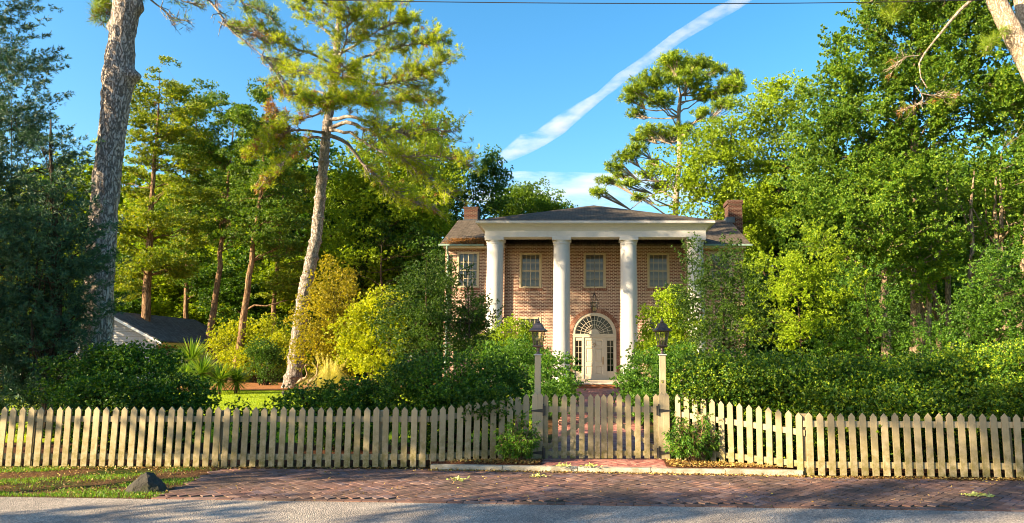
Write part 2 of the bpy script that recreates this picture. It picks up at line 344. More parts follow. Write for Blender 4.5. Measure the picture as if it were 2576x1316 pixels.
# ------------------------------------------------------------------ ground
def build_ground():
    xs = sorted(set([-400, -200, -120, -80, -60] + [x for x in range(-50, 51, 2)] + [60, 80, 120, 200, 400]))
    ys = sorted(set([-200, -100, -50, -20, -10, 0, 6, 7.5, 8.5, 9.5, 10.4] + [11 + .8*i for i in range(32)] + [38, 40, 42, 46, 50, 60, 80, 120, 200, 400, 900]))
    vs = [(x, y, ground_z(x, min(y, 120)) + (random.uniform(-.012, .012) if 11 < y < 40 and abs(x) < 45 else 0)) for y in ys for x in xs]
    n = len(xs); fs = [(j*n+i, j*n+i+1, (j+1)*n+i+1, (j+1)*n+i) for j in range(len(ys)-1) for i in range(n-1)]
    MB().add(vs, fs).build('ground', M['ground_soil'], kind='structure', smooth=True)
build_ground()
def sheet(name, mat, fx0, fx1, y0, y1, dz, ny=24, nx=12, kind='structure', zf=None):
    vs = []
    for j in range(ny+1):
        y = y0 + (y1-y0)*j/ny; a, b = fx0(y), fx1(y)
        for i in range(nx+1):
            x = a + (b-a)*i/nx; vs.append((x, y, (zf or ground_z)(x, y) + dz))
    fs = [(j*(nx+1)+i, j*(nx+1)+i+1, (j+1)*(nx+1)+i+1, (j+1)*(nx+1)+i) for j in range(ny) for i in range(nx)]
    return MB().add(vs, fs).build(name, mat, kind=kind, smooth=True)
road_y = lambda x: 7.94 - .068 * x
MB().add([(-60, -1.5, .006), (60, -1.5, .006), (60, road_y(60), .006), (-60, road_y(-60), .006)], [(0, 1, 2, 3)]).build('road', M['asphalt'], kind='structure')
sheet('lawn', M['lawn'], lambda y: -28 + max(0, 20-y)*.3, lambda y: -1.2, 13.4, 33, .03, 40, 20)
sheet('side_lawn', M['lawn'], lambda y: 2.2, lambda y: 26, 13.4, 33, .03, 40, 20)
sheet('planting_bed', M['mulch'], lambda y: -14, lambda y: -.62, 10.72, 13.5, .02)
sheet('side_planting_bed', M['mulch'], lambda y: 1.62, lambda y: 9.5, 10.0, 13.5, .02)
sheet('pine_straw_bed', M['pine_straw'], lambda y: -24 + 2.5*sin(y), lambda y: -5 + sin(y*1.3), 27.6, 36, .055, 30, 12)
# bed between kerb and gate fence, a hand's breadth above the paving
BEDZ = .075
fence_l, fence_gl, fence_gr, fence_r = (-2.34, 10.52), (-.86, 10.98), (1.42, 10.98), (3.1, 9.79)
def kerb_y(x): return 10.41 + (x + 2.25) * (-.105)
def bed():
    for nm, mat, xs in (('entry_bed', 'mulch', (-2.3, -1.6, -.9, -.66)), ('entry_side_bed', 'mulch', (1.2, 1.42, 2.0, 2.6, 3.08))):
        vs = []; top = lambda x: (10.53 + (x+2.34)*.31 if x < -.86 else (11.05 if x < 1.42 else 11.0 - (x-1.42)*.71)) + .03
        for x in xs: vs += [(x, kerb_y(x)+.05, BEDZ-.01), (x, (kerb_y(x)+top(x))/2, BEDZ+.04), (x, top(x), BEDZ)]
        n = len(xs); fs = [(3*i+k, 3*i+3+k, 3*i+4+k, 3*i+1+k) for i in range(n-1) for k in range(2)]
        MB().add(vs, fs).build(nm, M[mat], kind='structure', smooth=True)
bed()
# kerb
def kerb():
    b = MB(); xs = [-2.28, -1.2, -.1, .95, 2.0, 3.06]
    for i in range(5):
        x0, x1 = xs[i]+.004, xs[i+1]-.004; j = random.uniform(-.006, .006)
        y0, y1 = kerb_y(x0), kerb_y(x1); z = .085 + j
        b.add([(x0, y0-.06, 0), (x1, y1-.06, 0), (x1, y1+.06, 0), (x0, y0+.06, 0), (x0, y0-.05, z-.012), (x1, y1-.05, z-.012), (x1, y1-.035, z), (x0, y0-.035, z), (x1, y1+.06, z), (x0, y0+.06, z)],
              [(0, 1, 5, 4), (4, 5, 6, 7), (7, 6, 8, 9), (9, 8, 2, 3), (0, 4, 7, 9, 3), (1, 2, 8, 6, 5)])
    b.build('kerb', M['concrete'], kind='structure')
kerb()
def pavers(name, mat, inside, x0, x1, y0, y1, zf, ang=45, bw=.2, bh=.098, rg=random.Random(3)):
    b = MB(); ca, sa = cos(R(ang)), sin(R(ang)); L, W = bw, bw/2; cx, cy = (x0+x1)/2, (y0+y1)/2; rad = hypot(x1-x0, y1-y0)/2 + 1
    n = int(rad*2/W) + 4
    def put(px_, py_, w, h):
        g = .004; q = [(px_+g, py_+g), (px_+w-g, py_+g), (px_+w-g, py_+h-g), (px_+g, py_+h-g)]
        P = [(cx + a*ca - c*sa, cy + a*sa + c*ca) for a, c in q]
        mx = sum(p[0] for p in P)/4; my = sum(p[1] for p in P)/4
        if not (x0 < mx < x1 and y0 < my < y1) or not inside(mx, my): return
        dz = rg.uniform(-.002, .003); tx, ty = rg.uniform(-.02, .02), rg.uniform(-.02, .02)
        top = [(x, y, zf(x, y) + .012 + dz + tx*(x-mx) + ty*(y-my)) for x, y in P]
        b.add(top + [(x, y, zf(x, y) - .006) for x, y in P], [(0, 1, 2, 3), (0, 4, 5, 1), (1, 5, 6, 2), (2, 6, 7, 3), (3, 7, 4, 0)])
    for j in range(-n, n):
        for i in range(-n//2-2, n//2+2):
            ox = (4*i - j)*W
            if abs(ox) > rad + 1: continue
            put(ox, j*W, L, W); put(ox + L, j*W, W, L)
    return b.build(name, mat, kind='structure')
def apron_in(x, y):
    if y < road_y(x) + .15: return False
    if x < -5.42 + (10.27 - y) * .175 + .0: return False
    if x < -2.3: return y < 10.42
    if x < 3.05: return y < kerb_y(x) - .07
    return y < 9.72 - (x-3.1)*.11
pavers('brick_apron', M['paver'], apron_in, -5.6, 14, 6.8, 10.6, lambda x, y: .004)
MB().add([(-5.36, 10.4, .003), (-5.06, road_y(-5.06), .003), (14, road_y(14), .003), (14, 8.5, .003), (3.1, 9.75, .003), (3.06, kerb_y(3.06), .003), (-2.3, kerb_y(-2.3), .003), (-2.34, 10.45, .003)], [(0, 1, 2, 3, 4, 5, 6, 7)]).build('apron_base', M['joint_sand'], kind='structure')
def edge_course():
    b = MB(); x = -5.1; rg = random.Random(8)
    while x < 12:
        w_ = rg.uniform(.185, .205); y0, y1 = road_y(x)+.012, road_y(x+w_)+.012; z = .016+rg.uniform(-.002, .003); j = rg.uniform(-.006, .006)
        b.add([(x, y0+j, z), (x+w_-.008, y1+j, z), (x+w_-.008, y1+j+.095, z), (x, y0+j+.095, z), (x, y0+j, 0), (x+w_-.008, y1+j, 0), (x+w_-.008, y1+j+.095, 0), (x, y0+j+.095, 0)], [(0, 1, 2, 3), (0, 4, 5, 1), (1, 5, 6, 2), (2, 6, 7, 3), (3, 7, 4, 0)]); x += w_
    b.build('apron_edge', M['paver'], kind='structure')
edge_course()
wz = lambda x, y: max(ground_z(x, y) + .04, BEDZ - .01) if y > 10.9 else BEDZ - .01
pavers('brick_walk', M['walk_paver'], lambda x, y: y > kerb_y(x) + .07 and abs(x - .3 - (y-10)*.008) < (.93 if y > 11.1 else .95), -.9, 1.6, 9.9, 29.4, wz, 45)
sheet('walk_base', M['joint_sand'], lambda y: -.66+(y-10)*.008, lambda y: 1.26+(y-10)*.008, 10.36, 29.4, -.002, 60, 3, zf=wz)

# ------------------------------------------------------------------ fence
def picket(parent, p, h, ang, w=.091, z0=.03, mat='picket_paint', name='picket', th=.02, sh=.055):
    b = MB(); x = w/2; lean = random.uniform(-.006, .006); jj = random.uniform(-.006, .006); hh = h + jj
    if random.random() < .2: hh += random.uniform(-.012, .008)
    f = [(-x, 0), (x, 0), (x+lean, hh-sh), (lean + random.uniform(-.004, .004), hh), (-x+lean, hh-sh)]
    vs = [(a, -th/2, c) for a, c in f] + [(a, th/2, c) for a, c in f]
    b.add(vs, [(0, 1, 2, 3, 4), (9, 8, 7, 6, 5)] + [(i, i+5, (i+1) % 5+5, (i+1) % 5) for i in range(5)])
    o = b.build(name, M[mat], parent, bevel=.0025); o.location = (p[0], p[1], z0); o.rotation_euler = (random.uniform(-.01, .01), 0, ang + random.uniform(-.02, .02)); return o
def rail(parent, a, b_, z0, z1, hh=.085, off=.03, th=.035, name='rail'):
    dx, dy = b_[0]-a[0], b_[1]-a[1]; L = hypot(dx, dy); nx, ny = -dy/L, dx/L
    q = []
    for (px_, py_), z in ((a, z0), (b_, z1)):
        for o, dz in ((off-th/2, 0), (off+th/2, 0), (off+th/2, hh), (off-th/2, hh)): q.append((px_+nx*o, py_+ny*o, z+dz))
    return MB().add(q, [(0, 1, 2, 3), (7, 6, 5, 4), (0, 4, 5, 1), (1, 5, 6, 2), (2, 6, 7, 3), (3, 7, 4, 0)]).build(name, M['picket_paint'], parent, bevel=.003)
def post(parent, p, h, ang, w=.09, off=.1, z0=0, name='post', mat='picket_paint'):
    o = MB().box(-w/2, w/2, -w/2, w/2, 0, h).build(name, M[mat], parent, bevel=.004)
    o.location = (p[0]-sin(ang)*off, p[1]+cos(ang)*off, z0); o.rotation_euler = (0, 0, ang); return o
def run(label, a, b_, n, h0, h1, posts, z0=.03, z1=.03, curve=0, skip_last=False, cat='fence', name='picket_fence', rail_h=(.66, .1)):
    t = thing(name, label, cat); ang = atan2(b_[1]-a[1], b_[0]-a[0])
    for i in range(n):
        s = (i+.5)/n; c = s**1.25 if curve else s
        picket(t, (a[0]+(b_[0]-a[0])*s, a[1]+(b_[1]-a[1])*s), h0+(h1-h0)*c, ang, z0=z0+(z1-z0)*s)
    dh = h1-h0
    rail(t, a, b_, z0+rail_h[0], z1+rail_h[0]+dh*.8); rail(t, a, b_, z0+rail_h[1], z1+rail_h[1])
    for s, h in posts: post(t, (a[0]+(b_[0]-a[0])*s, a[1]+(b_[1]-a[1])*s), h, ang)
    return t
Lx0 = -11.5; nL = round((-2.34-Lx0)/.1435)
run('long straight cream picket fence left of the gate, behind the grass verge', (Lx0, 10.63), (-2.36, 10.52), nL, .89, .89, [((u-Lx0)/(9.16), .86) for u in (-8.45, -5.55, -3.06, -2.45)])
run('shaded cream picket fence panel angling up to the left gate post', fence_l, (-.86, 10.99), 12, .88, 1.02, [], z0=.03, z1=.08, curve=1)
run('sunlit cream picket fence panel angling forward from the right gate post', (1.42, 11.0), (3.10, 9.81), 14, 1.02, .86, [], z0=.08, z1=.03)
run('straight cream picket fence at the far right below the tall hedge', (3.09, 9.79), (9.6, 9.40), 44, .86, .86, [(.004, .87), (.43, .84), (.86, .84)])
gx = lambda z: at((1980+z/3.4625)/1.4907, 1070, 11.0)[0]
GY = 10.99
def gate(label, zs, hinge_x, other_x, s):
    g = thing('garden_gate', label, 'gate', group='double gate leaves')
    for z in zs: picket(g, (gx(z), GY), 1.0, 0, w=.088, z0=.09)
    x0, x1 = sorted((hinge_x, other_x))
    rail(g, (x0, GY), (x1, GY), .80, .80, .09); rail(g, (x0, GY), (x1, GY), .13, .13, .075)
    rail(g, (hinge_x, GY) if s > 0 else (other_x, GY), (other_x, GY) if s > 0 else (hinge_x, GY), .16 if s > 0 else .78, .78 if s > 0 else .16, .08, off=.03, th=.022, name='brace')
    for z in (.80, .15):
        b = MB(); hx = hinge_x; d = -1 if s > 0 else 1
        y = GY-.032
        b.add([(hx, y, z+.06), (hx, y, z+.0), (hx+d*.20, y, z+.022), (hx+d*.20, y, z+.038)], [(0, 1, 2, 3)])
        b.add([(hx, y-.006, z+.06), (hx, y-.006, z+.0), (hx+d*.20, y-.006, z+.022), (hx+d*.20, y-.006, z+.038)], [(0, 1, 2, 3)])
        b.box(min(hx, hx-d*.035), max(hx, hx-d*.035), y-.006, y, z-.045, z+.105)
        b.tube([(hx, y-.006, z-.05), (hx, y-.006, z+.11)], .011, 8)
        b.lathe([(0.001, z+.11), (.014, z+.12), (.001, z+.135)], 8, (hx, y-.006))
        b.build('strap_hinge', M['black_iron'], g)
    return g
gate('left leaf of the cream picket gate, in shade, brace rising to the right', [225, 355, 470, 585, 700, 815, 902], gx(200), gx(925), 1)
gate('right leaf of the cream picket gate, partly sunlit, brace falling to the right', [988, 1068, 1187, 1305, 1424, 1545, 1668], gx(1695), gx(965), -1)
for za, zb, lab in ((92, 153, 'left gate post of two pointed boards, in shade beside the lantern post'), (1733, 1797, 'right gate post of two pointed boards, brightly sunlit')):
    t = thing('gate_post', lab, 'post', group='gate posts')
    for z in (za, zb): picket(t, (gx(z), GY-.012), 1.05, 0, w=.098, z0=.07, mat='post_paint', name='board', th=.03)
    post(t, ((gx(za)+gx(zb))/2, GY), 1.0, 0, w=.12, off=.08, z0=.05, name='core', mat='post_paint')
# gate post lanterns
def lamp_post(label, x, y, mat, rot):
    t = thing('lantern_post', label, 'lamp post', (x, y, .06), 0, 'lantern posts beside the gate'); H = 1.64
    MB().box(-.049, .049, -.049, .049, 0, H).build('post', M['post_paint'], t, bevel=.004)
    MB().box(-.066, .066, -.066, .066, H, H+.018).build('post_cap', M['stucco'], t, bevel=.004)
    z = H+.018
    MB().lathe([(.045, z), (.04, z+.012), (.022, z+.03), (.020, z+.05), (.034, z+.07), (.036, z+.08), (.02, z+.095), (.05, z+.11), (.075, z+.118)], 16).build('stem', M[mat], t, smooth=True)
    z += .118; q = sqrt(2)
    MB().lathe([(.095*q*.72, z), (.098*q*.8, z+.018), (.084*q*.8, z+.03)], 4, rot=rot).build('base_tray', M[mat], t, bevel=.003)
    z0 = z+.03; z1 = z0+.225; r0, r1 = .082, .128
    cage = MB()
    for k in range(4):
        a = rot + k*pi/2; p0 = (r0*cos(a), r0*sin(a), z0-.004); p1 = (r1*cos(a), r1*sin(a), z1); cage.tube([p0, p1], .0065, 6)
    cage.build('cage', M[mat], t)
    gl = MB()
    for k in range(4):
        a, b = rot+k*pi/2, rot+(k+1)*pi/2; gl.add([(r0*.95*cos(a), r0*.95*sin(a), z0), (r0*.95*cos(b), r0*.95*sin(b), z0), (r1*.95*cos(b), r1*.95*sin(b), z1), (r1*.95*cos(a), r1*.95*sin(a), z1)], [(0, 1, 2, 3)])
    gl.build('glass', M['lantern_glass'], t)
    MB().lathe([(.13, z1-.012), (.178, z1-.004), (.184, z1+.010), (.162, z1+.028), (.124, z1+.048), (.108, z1+.072), (.096, z1+.10), (.068, z1+.125), (.034, z1+.14), (.03, z1+.145)], 4, rot=rot).build('roof', M[mat], t, bevel=.006)
    MB().lathe([(.03, z1+.14), (.03, z1+.162), (.016, z1+.168), (.02, z1+.178), (.020, z1+.19), (.008, z1+.20), (.010, z1+.212), (.002, z1+.228)], 12).build('finial', M[mat], t, smooth=True)
    for k in range(3):
        a = k*2.1+.4; cx, cy = .03*cos(a), .03*sin(a)
        c = MB().lathe([(.011, z0), (.011, z0+.07), (.009, z0+.072)], 10, (cx, cy)).build('candle_socket', M['black_iron'], t)
        MB().lathe([(.007, z0+.072), (.012, z0+.09), (.008, z0+.112), (.001, z0+.13)], 10, (cx, cy)).build('bulb', M['candle'], c, smooth=True)
lamp_post('bronze lantern on square cream post behind the left gate post', at(1352.7, 1000, 11.16)[0], 11.16, 'pale_bronze', .62)
lamp_post('darker bronze lantern on square cream post behind the right gate post', at(1667.5, 1000, 11.16)[0], 11.16, 'lantern_bronze', .95)

# ------------------------------------------------------------------ main house
HX = .5
def wall_open(b, x0, x1, z0, z1, y0, y1, ops):
    """wall slab between y0 (front) and y1 with rectangular openings"""
    xs = sorted({x0, x1} | {o[0] for o in ops} | {o[1] for o in ops}); zs = sorted({z0, z1} | {o[2] for o in ops} | {o[3] for o in ops})
    inop = lambda x, z: any(o[0] < x < o[1] and o[2] < z < o[3] for o in ops)
    for i in range(len(xs)-1):
        for j in range(len(zs)-1):
            if not inop((xs[i]+xs[i+1])/2, (zs[j]+zs[j+1])/2):
                b.add([(xs[i], y0, zs[j]), (xs[i+1], y0, zs[j]), (xs[i+1], y0, zs[j+1]), (xs[i], y0, zs[j+1])], [(0, 1, 2, 3)])
    for a, c, d, e in ops:
        b.add([(a, y0, d), (c, y0, d), (c, y0, e), (a, y0, e), (a, y1, d), (c, y1, d), (c, y1, e), (a, y1, e)], [(0, 4, 5, 1), (1, 5, 6, 2), (2, 6, 7, 3), (3, 7, 4, 0)])
house = thing('brick_house', 'two storey brick house with four white columns and hipped portico roof', 'house', (0, 0, 0))
ZF = .60
wins = []   # (xc, z0, z1, y)
for xc in (-5.8, -2.7, .52, 3.72, 6.8): wins.append([xc, 5.14, 6.93, 33.75 if abs(xc-.5) > 5 else 34.0])
for xc in (-5.8, -2.7, 3.72, 6.8): wins.append([xc, 1.55, 3.70, 33.75 if abs(xc-.5) > 5 else 34.0])
WW = .56
wb = MB(); DR = 1.09; DZ = 2.83
lw = [(w_[0]-WW, w_[0]+WW, w_[1], w_[2]) for w_ in wins if w_[0] < -4]
rw = [(w_[0]-WW, w_[0]+WW, w_[1], w_[2]) for w_ in wins if w_[0] > 6]
cw = [(w_[0]-WW, w_[0]+WW, w_[1], w_[2]) for w_ in wins if -4 < w_[0] < 6]
wall_open(wb, -6.95, -3.98, .1, 7.25, 33.75, 33.87, lw); wall_open(wb, 4.98, 7.95, .1, 7.25, 33.75, 33.87, rw)
wall_open(wb, -3.98, 4.98, .1, 7.68, 34.0, 34.12, cw + [(HX-DR, HX+DR, ZF, DZ), (HX-DR, HX+DR, DZ, DZ+DR)])
wb.add([(-3.98, 33.75, .1), (-3.98, 34, .1), (-3.98, 34, 7.68), (-3.98, 33.75, 7.68), (4.98, 33.75, .1), (4.98, 34, .1), (4.98, 34, 7.68), (4.98, 33.75, 7.68)], [(0, 1, 2, 3), (7, 6, 5, 4)])
# spandrels over the arch
N_ = 20; arc = [(HX + DR*cos(pi*k/N_), DZ + DR*sin(pi*k/N_)) for k in range(N_+1)]
for k in range(N_):
    (xa, za), (xb, zb) = arc[k], arc[k+1]; wb.add([(xa, 34, za), (xa, 34, DZ+DR), (xb, 34, DZ+DR), (xb, 34, zb)], [(0, 1, 2, 3)]); wb.add([(xa, 34, za), (xb, 34, zb), (xb, 34.15, zb), (xa, 34.15, za)], [(0, 1, 2, 3)])
for x in (-6.95, 7.95):
    wb.add([(x, 33.75, .1), (x, 42.25, .1), (x, 42.25, 7.25), (x, 38, 9.3), (x, 33.75, 7.25)], [(0, 1, 2, 3, 4)])
wb.add([(-6.95, 42.25, .1), (7.95, 42.25, .1), (7.95, 42.25, 7.25), (-6.95, 42.25, 7.25)], [(0, 1, 2, 3)])
wb.build('wall', M['brick'], house)
MB().box(-6.7, 7.7, 34.6, 34.7, .2, 7.0).build('interior', M['dark_interior'], house)
# roof
rb = MB()
def slab(b, q, th):
    q = [np.array(p, float) for p in q]; n = len(q); lo = [p - np.array([0, 0, th]) for p in q]
    b.add(q + lo, [tuple(range(n)), tuple(range(2*n-1, n-1, -1))] + [(i, i+n, (i+1) % n+n, (i+1) % n) for i in range(n)])
slab(rb, [(-7.15, 33.35, 7.28), (8.25, 33.35, 7.28), (8.25, 38, 9.42), (-7.15, 38, 9.42)], .09)
slab(rb, [(-7.15, 38.002, 9.42), (8.25, 38.002, 9.42), (8.25, 42.65, 7.28), (-7.15, 42.65, 7.28)], .09)
roof = rb.build('roof', M['brown_shingle'], house)
ex0, ex1, ey, ez = HX-5.38, HX+5.38, 30.3, 7.86
pr = MB(); A = (HX, 35.7, 9.76); B = (HX, 39.5, 9.76)
pr.add([(ex0, ey, ez), (ex1, ey, ez), A, B, (ex0, 39.5, ez), (ex1, 39.5, ez), (ex0, ey, ez-.03), (ex1, ey, ez-.03), (ex0, 34.6, ez-.03), (ex1, 34.6, ez-.03)],
       [(0, 1, 2), (1, 5, 3, 2), (0, 2, 3, 4), (0, 6, 7, 1), (0, 4, 8, 6), (1, 7, 9, 5)])
tag(pr.build('portico_roof', M['brown_shingle'], house), 'low hipped shingle roof over the portico')
# entablature ring
prof = [(0, 7.13), (0, 7.16), (-.02, 7.17), (-.02, 7.42), (.02, 7.50), (.08, 7.58), (.17, 7.65), (.26, 7.69), (.30, 7.70), (.30, 7.72), (.345, 7.725), (.345, 7.825)]
px0, px1, py0 = HX-5.06, HX+5.06, 30.62
eb = MB(); vs = []
for o, z in prof: vs += [(px0-o, 33.72, z), (px0-o, py0-o, z), (px1+o, py0-o, z), (px1+o, 33.72, z)]
eb.add(vs, [(4*i+k, 4*i+k+1, 4*i+k+5, 4*i+k+4) for i in range(len(prof)-1) for k in range(3)])
eb.add([(px0, 33.7, 7.13), (px0, py0, 7.13), (px1, py0, 7.13), (px1, 33.7, 7.13), (px0+.62, 33.7, 7.13), (px0+.62, py0+.62, 7.13), (px1-.62, py0+.62, 7.13), (px1-.62, 33.7, 7.13)], [(0, 1, 5, 4), (1, 2, 6, 5), (2, 3, 7, 6)])
eb.add([(px0+.62, 33.9, 7.13), (px0+.62, py0+.62, 7.13), (px1-.62, py0+.62, 7.13), (px1-.62, 33.9, 7.13), (px0+.62, 33.9, 7.69), (px0+.62, py0+.62, 7.69), (px1-.62, py0+.62, 7.69), (px1-.62, 33.9, 7.69)], [(0, 1, 5, 4), (1, 2, 6, 5), (2, 3, 7, 6), (4, 5, 6, 7)])
eb.build('entablature', M['stucco'], house)
MB().box(ex0+.015, ex1-.015, ey+.015, 34.4, 7.735, 7.832).build('cornice', M['cream_trim'], house)
for i, cx in enumerate((-4.1, -1.04, 2.03, 5.1)):
    rg = random.Random(i); n = 40; cb = MB(); vs = []
    zz = [ZF, ZF+.1, ZF+.12] + [ZF+.2+k*.3 for k in range(21)] + [6.82, 6.84, 6.87, 6.9, 6.94, 6.98, 7.0]
    for z in zz:
        s = (z-ZF)/6.4; r = .40 - .03*s + .008*sin(z*2.1+i*2)*cos(z*.9+i)
        if z < ZF+.11: r = .46
        if z >= 6.82: r = {6.82: .372, 6.84: .395, 6.87: .395, 6.9: .38, 6.94: .405, 6.98: .42, 7.0: .42}[z]
        for k in range(n):
            th = 2*pi*k/n; rr = r + .006*sin(3*th + z*1.3 + i) * (1 if ZF+.12 < z < 6.8 else 0); vs.append((cx+rr*cos(th), 31.03+rr*sin(th), z))
    cb.add(vs, [(j*n+k, j*n+(k+1) % n, (j+1)*n+(k+1) % n, (j+1)*n+k) for j in range(len(zz)-1) for k in range(n)])
    c = cb.build('column', M['stucco'], house, smooth=True)
    MB().box(cx-.43, cx+.43, 31.03-.425, 31.46, 7.0, 7.127).build('abacus', M['stucco'], c, bevel=.01)
# porch floor and steps
brickmat('step_brick', (.30, .10, .04), (.20, .06, .03), (.20, .10, .06), .11, .16, .010, .1)
MB().box(-4.9, 5.9, 29.5, 34.1, .1, ZF-.05).build('porch_base', M['step_brick'], house)
MB().box(-4.93, 5.93, 29.46, 34.1, ZF-.048, ZF).build('porch_floor', M['stone_step'], house)
st = MB().box(-.75, 1.75, 29.12, 29.458, .1, .46).build('step', M['step_brick'], house)
st = MB().box(-.85, 1.85, 28.8, 29.118, .1, .33).build('step', M['stone_step'], house)
# brick arch and jambs
ab = MB()
for k in range(46):
    a0, a1 = pi*(k+.06)/46, pi*(k+.94)/46; r0, r1 = DR-.0, DR+.21; y0 = 33.975
    q = [(HX+r*cos(a), DZ+r*sin(a)) for r, a in ((r0, a0), (r1, a0), (r1, a1), (r0, a1))]
    ab.add([(x, y0, z) for x, z in q] + [(x, 34.05, z) for x, z in q], [(3, 2, 1, 0), (0, 1, 5, 4), (1, 2, 6, 5), (2, 3, 7, 6), (3, 0, 4, 7)])
for s in (-1, 1):
    for k in range(30):
        z = ZF + k*.0742; x0, x1 = sorted((HX+s*DR, HX+s*(DR+.2))); ab.box(x0, x1, 33.978, 34.05, z+.005, z+.067)
M2 = M['brick']
def archbrick():
    m, t, N = nodes('arch_brick'); g = t.nodes.new('ShaderNodeNewGeometry'); v = objvec(t); n = noise(t, v, 20, 4)
    c = ramp(t, [(0, (.12, .045, .03)), (.6, (.20, .085, .055)), (1, (.28, .15, .10))], g.outputs['Random Per Island']); c = mixc(t, c, (.5, .36, .26), ramp(t, [(.5, (0, 0, 0)), (.75, (.5, .5, .5))], n))
    fin(t, princ(t, c, .9)); M['arch_brick'] = m
archbrick(); ab.build('brick_arch', M['arch_brick'], house)
# window sills and soldier courses in brick
for xc, z0, z1, y in wins:
    sb = MB()
    for k in range(14): x = xc-.62+k*.0888; sb.box(x+.005, x+.082, y-.03, y+.02, z0-.125, z0-.005)
    sb.build('window_ledge', M['arch_brick'], house)
def window(xc, z0, z1, y, blind=True):
    f = MB(); w_ = WW-.002; b = .095; yy = y-.015
    f.box(xc-w_, xc-w_+b, yy, y+.1, z0, z1); f.box(xc+w_-b, xc+w_, yy, y+.1, z0, z1); f.box(xc-w_+b, xc+w_-b, yy, y+.1, z1-b, z1); f.box(xc-w_+b, xc+w_-b, yy-.02, y+.1, z0, z0+.06)
    W = f.build('window', M['cream_trim'], house, bevel=.006)
    a0, a1, c0, c1 = xc-w_+b, xc+w_-b, z0+.06, z1-b; s = MB(); zm = (c0+c1)/2
    s.box(a0, a1, y+.03, y+.06, zm-.03, zm+.03)
    for r in (a0+.02, a1-.02): s.box(r-.02, r+.02, y+.032, y+.058, c0, c1)
    for k in (1, 2, 3): x = a0+(a1-a0)*k/4; s.box(x-.015, x+.015, y+.034, y+.055, c0, c1)
    for zz in ((c0+zm)/2, (zm+c1)/2): s.box(a0+.04, a1-.04, y+.033, y+.056, zz-.015, zz+.015)
    s.box(a0+.04, a1-.04, y+.031, y+.057, c0, c0+.035)
    s.build('muntins', M['cream_trim'], W)
    MB().add([(a0, y+.05, c0), (a1, y+.05, c0), (a1, y+.05, c1), (a0, y+.05, c1)], [(0, 1, 2, 3)]).build('pane', M['window_glass'], W)
    MB().box(a0+.01, a1-.01, y+.10, y+.115, c0, c1).build('blind', M['blind'], W)
for w_ in wins: window(*w_)
# entrance
en = MB(); y = 34.0
def arcband(b, r0, r1, y0, y1, n=28, z=DZ, a0=0, a1=pi):
    for k in range(n):
        a, c = a0+(a1-a0)*k/n, a0+(a1-a0)*(k+1)/n; q = [(HX+r*cos(t_), z+r*sin(t_)) for r, t_ in ((r0, a), (r1, a), (r1, c), (r0, c))]
        b.add([(x, y0, zz) for x, zz in q] + [(x, y1, zz) for x, zz in q], [(3, 2, 1, 0), (0, 4, 7, 3), (1, 2, 6, 5)])
arcband(en, .97, DR-.002, y+.0, y+.12)
en.box(HX-DR+.002, HX+DR-.002, y-.01, y+.1, DZ-.14, DZ); en.box(HX-DR+.002, HX+DR-.002, y-.04, y+.1, DZ-.02, DZ+.03)
for s in (-1, 1):
    for a, c in ((.97, DR-.002), (.52, .60)): x0, x1 = sorted((HX+s*a, HX+s*c)); en.box(x0, x1, y-.005, y+.12, ZF, DZ-.14)
    x0, x1 = sorted((HX+s*.60, HX+s*.97)); en.box(x0, x1, y+.03, y+.1, ZF, ZF+.42); en.box(x0, x1, y+.03, y+.1, DZ-.30, DZ-.14)
    for a in (.60, .94): xx = sorted((HX+s*a, HX+s*(a+.03))); en.box(xx[0], xx[1], y+.03, y+.1, ZF+.42, DZ-.30)
en.box(HX-DR, HX+DR, y-.06, y+.12, ZF, ZF+.05)
ent = en.build('entrance_surround', M['door_paint'], house, bevel=.004)
fl = MB(); arcband(fl, .925, .97, y+.03, y+.07); arcband(fl, .68, .70, y+.035, y+.06); arcband(fl, .47, .49, y+.035, y+.06); arcband(fl, 0.0001, .26, y+.03, y+.065)
for k in range(1, 14):
    a = pi*k/14; d = (cos(a), sin(a)); nn = (-sin(a), cos(a)); w2 = .009
    q = [(HX+r*d[0]+s*w2*nn[0], DZ+.03+r*d[1]+s*w2*nn[1]) for r, s in ((.22, -1), (.93, -1), (.93, 1), (.22, 1))]
    fl.add([(x, y+.036, z) for x, z in q] + [(x, y+.058, z) for x, z in q], [(0, 1, 2, 3), (0, 4, 5, 1), (3, 2, 6, 7)])
fan = fl.build('fanlight', M['door_paint'], house)
g = MB(); g.add([(HX+.95*cos(pi*k/24), y+.062, DZ+.95*sin(pi*k/24)) for k in range(25)], [tuple(range(25))[::-1]]); g.build('fanlight_glass', M['window_glass'], fan)
for s in (-1, 1):
    x0, x1 = sorted((HX+s*.63, HX+s*.94)); z0, z1 = ZF+.42, DZ-.30; b = MB()
    b.box((x0+x1)/2-.009, (x0+x1)/2+.009, y+.04, y+.06, z0, z1)
    for k in (1, 2, 3, 4): z = z0+(z1-z0)*k/5; b.box(x0, x1, y+.042, y+.058, z-.009, z+.009)
    sd = b.build('sidelight', M['door_paint'], house)
    MB().add([(x0, y+.063, z0), (x1, y+.063, z0), (x1, y+.063, z1), (x0, y+.063, z1)], [(0, 1, 2, 3)]).build('pane', M['window_glass'], sd)
db = MB(); d0, d1, dz0, dz1 = HX-.52, HX+.52, ZF+.05, DZ-.14
cols = [d0, d0+.12, HX-.06, HX+.06, d1-.12, d1]; rows = [dz0, dz0+.22, dz0+.62, dz0+.80, dz0+1.50, dz0+1.60, dz0+1.90, dz1]
